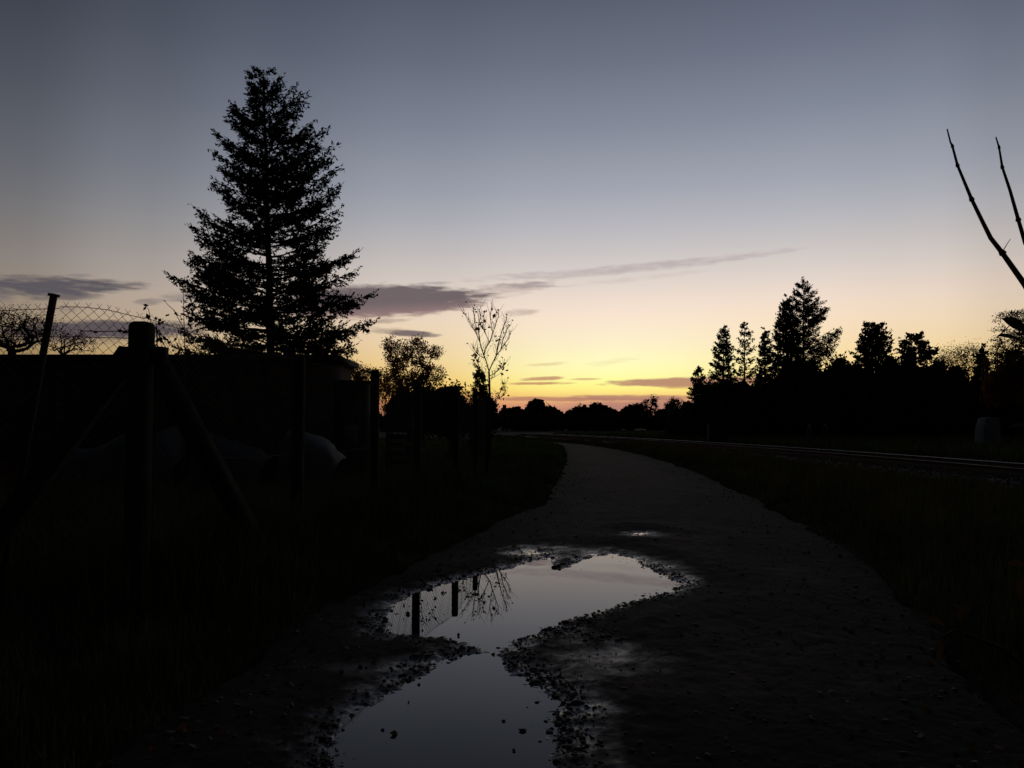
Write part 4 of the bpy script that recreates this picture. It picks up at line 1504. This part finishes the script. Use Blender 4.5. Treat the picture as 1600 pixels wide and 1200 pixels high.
conifer('spruce_tree', 'short spruce squeezed against the big double topped conifer', 63, 1196, (1195, 517), [(1194, 519), (1189, 530), (1187, 545), (1184, 560), (1180, 585), (1175, 620)], [(1197, 519), (1203, 530), (1208, 545), (1212, 570), (1216, 620)], whorl=.34, per=8, tuft=.17, twig_n=6.0, **sp_kw)
conifer('spruce_tree', 'dark left hand top of the big double topped conifer', 60, 1228, (1230, 466), [(1228, 468), (1220, 475), (1215, 487), (1211, 505), (1207, 525), (1204, 550), (1200, 590), (1195, 640)], [(1232, 468), (1240, 478), (1244, 500), (1252, 530), (1262, 570), (1270, 640)], whorl=.28, per=9, tuft=.17, twig_n=6.9, **sp_kw)
conifer('larch_tree', 'tallest ragged conifer on the right with a drooping feathery bough', 61, 1256, (1255, 437), [(1253, 438), (1244, 442), (1239, 455), (1236, 470), (1236, 490), (1234, 520), (1228, 560), (1220, 640)],
        [(1262, 440), (1264, 450), (1276, 453), (1279, 466), (1280, 472), (1290, 470), (1296, 480), (1288, 496), (1284, 512), (1280, 530), (1284, 560), (1290, 600), (1296, 640)], whorl=.34, per=8, tuft=.17, twig_n=5.4, nm=m_needle2, asp=.4,
        extra=((1312, 512, .9), (1306, 520, .9), (1309, 530, 1.0), (1303, 545, 1.0), (1296, 540, 1.0), (1293, 482, .6), (1289, 495, .6), (1300, 515, .9), (1312, 515, .9), (1310, 524, 1.0), (1306, 538, 1.1), (1302, 552, 1.0), (1298, 530, 1.1), (1292, 550, 1.0)))
bg_ = 'dark broad trees beyond the railway'
broadleaf('dark_tree', 'small dark tree in the dip right of the tall ragged conifer', 'tree', 59, 1312, [ell(1312, 572, 59, 9, 14), ell(1304, 590, 59, 20, 18), ell(1322, 585, 59, 12, 14)], ntips=120, nleaf=3000, leaf=.26, sig=.22, rt=.12, core=600, core_size=.7, group=bg_)
conifer('pine_tree', 'broad bushy pine with several blunt tops beyond the railway', 58, 1366, (1362, 505), [(1358, 507), (1350, 510), (1347, 522), (1340, 530), (1338, 545), (1331, 550), (1328, 570), (1326, 600), (1322, 640)],
        [(1366, 507), (1381, 504), (1384, 514), (1391, 516), (1385, 528), (1397, 532), (1392, 545), (1402, 560), (1405, 600), (1405, 640)], whorl=.32, per=8, tuft=.26, twig_n=4.6, nm=m_needle2, asp=.55, extra=((1379, 505, 0), (1357, 506, 0), (1372, 512, 0)))
conifer('pine_tree', 'lower bushy pine right of the blunt topped pine', 59, 1430, (1432, 522), [(1430, 524), (1418, 522), (1414, 530), (1405, 533), (1402, 545), (1408, 555), (1400, 570), (1398, 640)],
        [(1436, 522), (1440, 530), (1450, 533), (1452, 545), (1462, 546), (1455, 558), (1468, 562), (1470, 600), (1472, 640)], whorl=.32, per=7, tuft=.26, twig_n=4.2, nm=m_needle2, asp=.55, extra=((1419, 521, 0), (1462, 548, 0)))
broadleaf('thin_tree', 'half bare deciduous tree with fine twigs behind the lower pine', 'tree', 66, 1495, [ell(1490, 560, 66, 28, 20), ell(1512, 555, 66, 24, 20), ell(1475, 570, 66, 16, 18), ell(1490, 582, 66, 30, 12), ell(1520, 585, 66, 20, 14)], ntips=620, nleaf=4200, leaf=.11, sig=.3, rt=.16, lm=m_leafo, fork=.4)
conifer('spruce_tree', 'small narrow spruce in front of the half bare trees at right', 56, 1535, (1535, 543), [(1534, 545), (1527, 556), (1522, 575), (1516, 600), (1510, 640)], [(1536, 545), (1541, 556), (1546, 575), (1552, 600), (1556, 640)], whorl=.3, per=7, tuft=.24, twig_n=5, **sp_kw)
broadleaf('thin_tree', 'tall loose deciduous tree at the right edge with horizontal sprays of leaves', 'tree', 48, 1600, [ell(1575, 496, 48, 26, 13), ell(1605, 492, 48, 34, 14), ell(1560, 515, 48, 14, 10), ell(1590, 535, 48, 40, 20), ell(1570, 550, 48, 30, 14), ell(1640, 530, 48, 60, 50), ell(1600, 570, 48, 40, 16), ell(1555, 575, 48, 24, 18), ell(1585, 558, 48, 34, 12)],
          ntips=620, nleaf=13000, leaf=.105, sig=np.array([.17, .17, .07]), rt=.2, lm=m_leafo, fork=.35)
broadleaf('dark_tree', 'dark tree filling the lower right skyline behind the pale tank', 'tree', 50, 1590, [ell(1585, 580, 50, 36, 26), ell(1610, 600, 50, 40, 30), ell(1560, 610, 50, 30, 30)], ntips=160, nleaf=5200, leaf=.2, sig=.22, rt=.15, core=420, core_size=.6, group=bg_, lm=m_leafb)
# undergrowth under the row
ulobes = []
for i, (x_, yt_, w_) in enumerate(((1060, 645, 20), (1082, 634, 22), (1108, 622, 26), (1140, 606, 30), (1172, 612, 26), (1205, 598, 34), (1245, 590, 40), (1285, 590, 36), (1322, 596, 30), (1362, 584, 40), (1405, 582, 34), (1440, 584, 36), (1478, 588, 30), (1515, 590, 32), (1556, 602, 34), (1596, 608, 34), (1640, 600, 40), (1690, 600, 50), (1750, 600, 50))):
    dd_ = 55 + (i % 3) * 1.5; yt_ -= (14, 4, 18, 8)[i % 4] if x_ > 1100 else 0
    ulobes += [ell(x_ - w_ * .4, yt_ + 6, dd_, 9, 12), ell(x_ + w_ * .5, yt_ + 10, dd_, 8, 14), ell(x_, (yt_ + 690) / 2, dd_, w_, (690 - yt_) / 2 + 3), ell(x_ + 8, (yt_ + 690) / 2, dd_, w_ * .8, (690 - yt_) / 2)]
for x_ in range(1060, 1780, 22):
    ulobes.append(ell(x_, 672, 57, 24, 18))
mass('undergrowth', ulobes, 26000, .28, 22000, .8)

# ------------------------------------------------------------------ small things beyond the railway
cb = thing('equipment_cabinet', 'grey box shaped cabinet standing beyond the railway below the spruces', 'cabinet', (P(1123, 660, 44).x, 44, 0))
x0_, x1_ = P(1109, 660, 44).x, P(1138, 660, 44).x
zt_ = P(1120, 662, 44).z
mb = MB(); mb.box(((x0_ + x1_) / 2, 44.3, zt_ / 2), (x1_ - x0_, .5, zt_ - .12)); mb.build('body', m_grey, cb)
mb = MB(); mb.box(((x0_ + x1_) / 2, 44.3, zt_ - .03), (x1_ - x0_ + .08, .6, .06)); mb.build('lid', m_grey, cb)
for k_ in (-1, 1):
    mb = MB(); mb.box(((x0_ + x1_) / 2 + k_ * .26, 44.03, zt_ / 2), (.48, .03, zt_ - .25)); dr_ = mb.build('door', m_grey, cb)
    mb = MB(); mb.box(((x0_ + x1_) / 2 + k_ * .05, 44.0, zt_ / 2 + .1), (.03, .03, .12)); mb.build('handle', m_rust, dr_)

tk = thing('water_tank', 'pale grey rounded plastic tank standing by the bushes at right', 'tank', (P(1551, 660, 36).x, 36, 0))
tx_ = P(1551, 660, 36).x; zt_ = P(1551, 652, 36).z
v = []
prof = [(-.42, .0), (-.42, .45), (-.41, .9), (-.36, 1.25), (-.24, zt_ - .05), (-.05, zt_), (.30, zt_), (.38, zt_ - .05), (.40, 1.2), (.40, 0)]
for yy in (-.38, -.30, .30, .38):
    s_ = 1 if abs(yy) < .35 else .93
    for a, c in prof:
        v.append((tx_ + a * s_, 36.4 + yy, c * (1 if abs(yy) < .35 else .97)))
npf = len(prof)
f = []
for i in range(3):
    for j in range(npf - 1):
        f.append([i * npf + j, i * npf + j + 1, (i + 1) * npf + j + 1, (i + 1) * npf + j])
mb = MB(); mb.add(v, f)
mb.f.setdefault(npf, []).append(np.array([list(range(npf))[::-1], list(range(3 * npf, 4 * npf))]))
mb.build('body', m_pale, tk)
mb = MB(); mb.path([(tx_ + .1, 36.4, zt_ - .01), (tx_ + .1, 36.4, zt_ + .05)], .09, .09, 12); mb.build('cap', m_grey, tk)
gb = thing('garden_bench', 'dark bench with two pale rounded side frames beyond the railway', 'bench', (P(1276, 660, 44).x, 44, 0))
for x_ in (1264, 1289):
    q = P(x_, 664, 44)
    mb = MB(); mb.path([(q.x, 43.8, .3), (q.x - .02, 43.75, .9), (q.x, 43.8, q.z), (q.x + .02, 44.1, q.z + .02), (q.x, 44.25, .9), (q.x, 44.3, .3), (q.x, 44.3, 0)], .035, .035, 8); mb.build('side_frame', m_pale, gb)
    mb = MB(); mb.path([(q.x, 43.8, .35), (q.x, 43.8, 0)], .035, .035, 8); mb.build('leg', m_pale, gb)
xa, xb = P(1264, 660, 44).x, P(1289, 660, 44).x
for i in range(3):
    mb = MB(); mb.box(((xa + xb) / 2, 43.85 + i * .16, .62), (xb - xa, .12, .03)); mb.build('seat_slat', m_wood, gb)
    mb = MB(); mb.box(((xa + xb) / 2, 44.27, .8 + i * .16), (xb - xa, .03, .12)); mb.build('back_slat', m_wood, gb)

# ------------------------------------------------------------------ near shrub at the right edge
ns = thing('near_shrub', 'bare shoots and brown leaves of a shrub reaching in at the right edge', 'shrub', (2.0, 2.1, float(ground_z(np.array([2.4]), np.array([2.1]))[0])))
ND = 1.9


def shoot(pts, r0, r1, knots=()):
    mb = MB()
    mb.path(pts, r0, r1, 8)
    pa = np.array(pts)
    for i in knots:
        t_ = i / (len(pa) - 1)
        r_ = r0 + (r1 - r0) * t_
        d_ = pa[min(i + 1, len(pa) - 1)] - pa[max(i - 1, 0)]; d_ /= np.linalg.norm(d_)
        c = pa[i]
        mb.path([c - d_ * .005, c - d_ * .002, c + d_ * .002, c + d_ * .006], r_ * 1.0, r_ * 1.0, 8)
        mb.path([c - d_ * .004, c + d_ * .004], r_ * 1.55, r_ * 1.25, 8)
    return mb.build('shoot', m_twig, ns)


s1 = [(1600, 443), (1583, 419), (1566, 395), (1548, 372), (1536, 348), (1518, 311), (1508, 287), (1496, 258), (1488, 228), (1485, 222), (1480, 202)]
p1 = [Vector((2.05, 2.15, .0)), Vector((1.75, 2.0, .9)), Vector((1.5, 1.93, 1.4))] + [P(x, y, ND + .02 * i) for i, (x, y) in enumerate(s1)]
shoot(p1, .0085, .0018, (5, 8, 10, 11))
mb = MB(); mb.path([P(1567, 392, ND), P(1573, 382, ND), P(1579, 373, ND)], .0012, .0007, 5); mb.build('bud_spur', m_grey, ns)
s2 = [(1602, 380), (1591, 343), (1578, 297), (1566, 261), (1561, 230), (1556, 214)]
p2 = [Vector((2.1, 2.2, 0)), Vector((1.95, 2.1, .9)), Vector((1.62, 2.02, 1.5))] + [P(x, y, 2.0) for x, y in s2]
shoot(p2, .0075, .0016, (4, 6, 7))
for pts in ([Vector((2.05, 2.1, .02)), Vector((1.6, 1.85, .8)), P(1620, 900, 1.7), P(1595, 878, 1.68)],
            [Vector((2.0, 2.1, .02)), Vector((1.5, 1.8, .6)), P(1560, 1010, 1.62), P(1490, 985, 1.6), P(1465, 1000, 1.6)],
            [Vector((2.1, 2.2, .02)), Vector((1.9, 2.1, 1.0)), P(1640, 560, 2.1), P(1590, 530, 2.1)]):
    shoot(pts, .006, .002)


def leaf_obj(c, dirv, nrm, L, W, m=None):
    """a folded pointed leaf"""
    d_ = dirv.normalized(); n_ = nrm.normalized(); s_ = d_.cross(n_).normalized()
    v = []
    for t_, w_ in ((0, .05), (.2, .75), (.45, 1), (.7, .75), (.9, .3), (1, .02)):
        m_ = c + d_ * L * t_ - n_ * .12 * L * t_ * t_
        v += [m_ - s_ * W * w_ / 2 + n_ * W * .12 * w_, m_, m_ + s_ * W * w_ / 2 + n_ * W * .12 * w_]
    f = []
    for i in range(5):
        for j in range(2):
            f.append([i * 3 + j, i * 3 + j + 1, i * 3 + 4 + j, i * 3 + 3 + j])
    mb = MB(); mb.add([tuple(q) for q in v], f)
    return mb.build('leaf', m or m_leafr, ns, smooth_=True)


for (x, y, d_, dx, dz, L, W) in ((1605, 882, 1.66, -1, .1, .045, .022), (1600, 905, 1.68, -.5, -1, .04, .022), (1475, 975, 1.6, -1, .4, .035, .02), (1470, 1000, 1.6, -.3, -1, .045, .018), (1498, 970, 1.6, .2, 1, .03, .018), (1520, 955, 1.62, -.8, .3, .04, .018),
                              (1596, 532, 2.1, -1, .3, .07, .035), (1606, 520, 2.12, -.8, .8, .08, .045), (1600, 548, 2.1, -.9, -.4, .06, .035), (1612, 600, 2.1, -.7, -.8, .08, .04), (1610, 660, 2.0, -1, -.2, .05, .03)):
    leaf_obj(P(x, y, d_), Vector((dx, rng.normal(0, .3), dz)), Vector((rng.normal(0, .4), -.5, .8)), L, W, m_leafd if y < 700 else m_leafr)
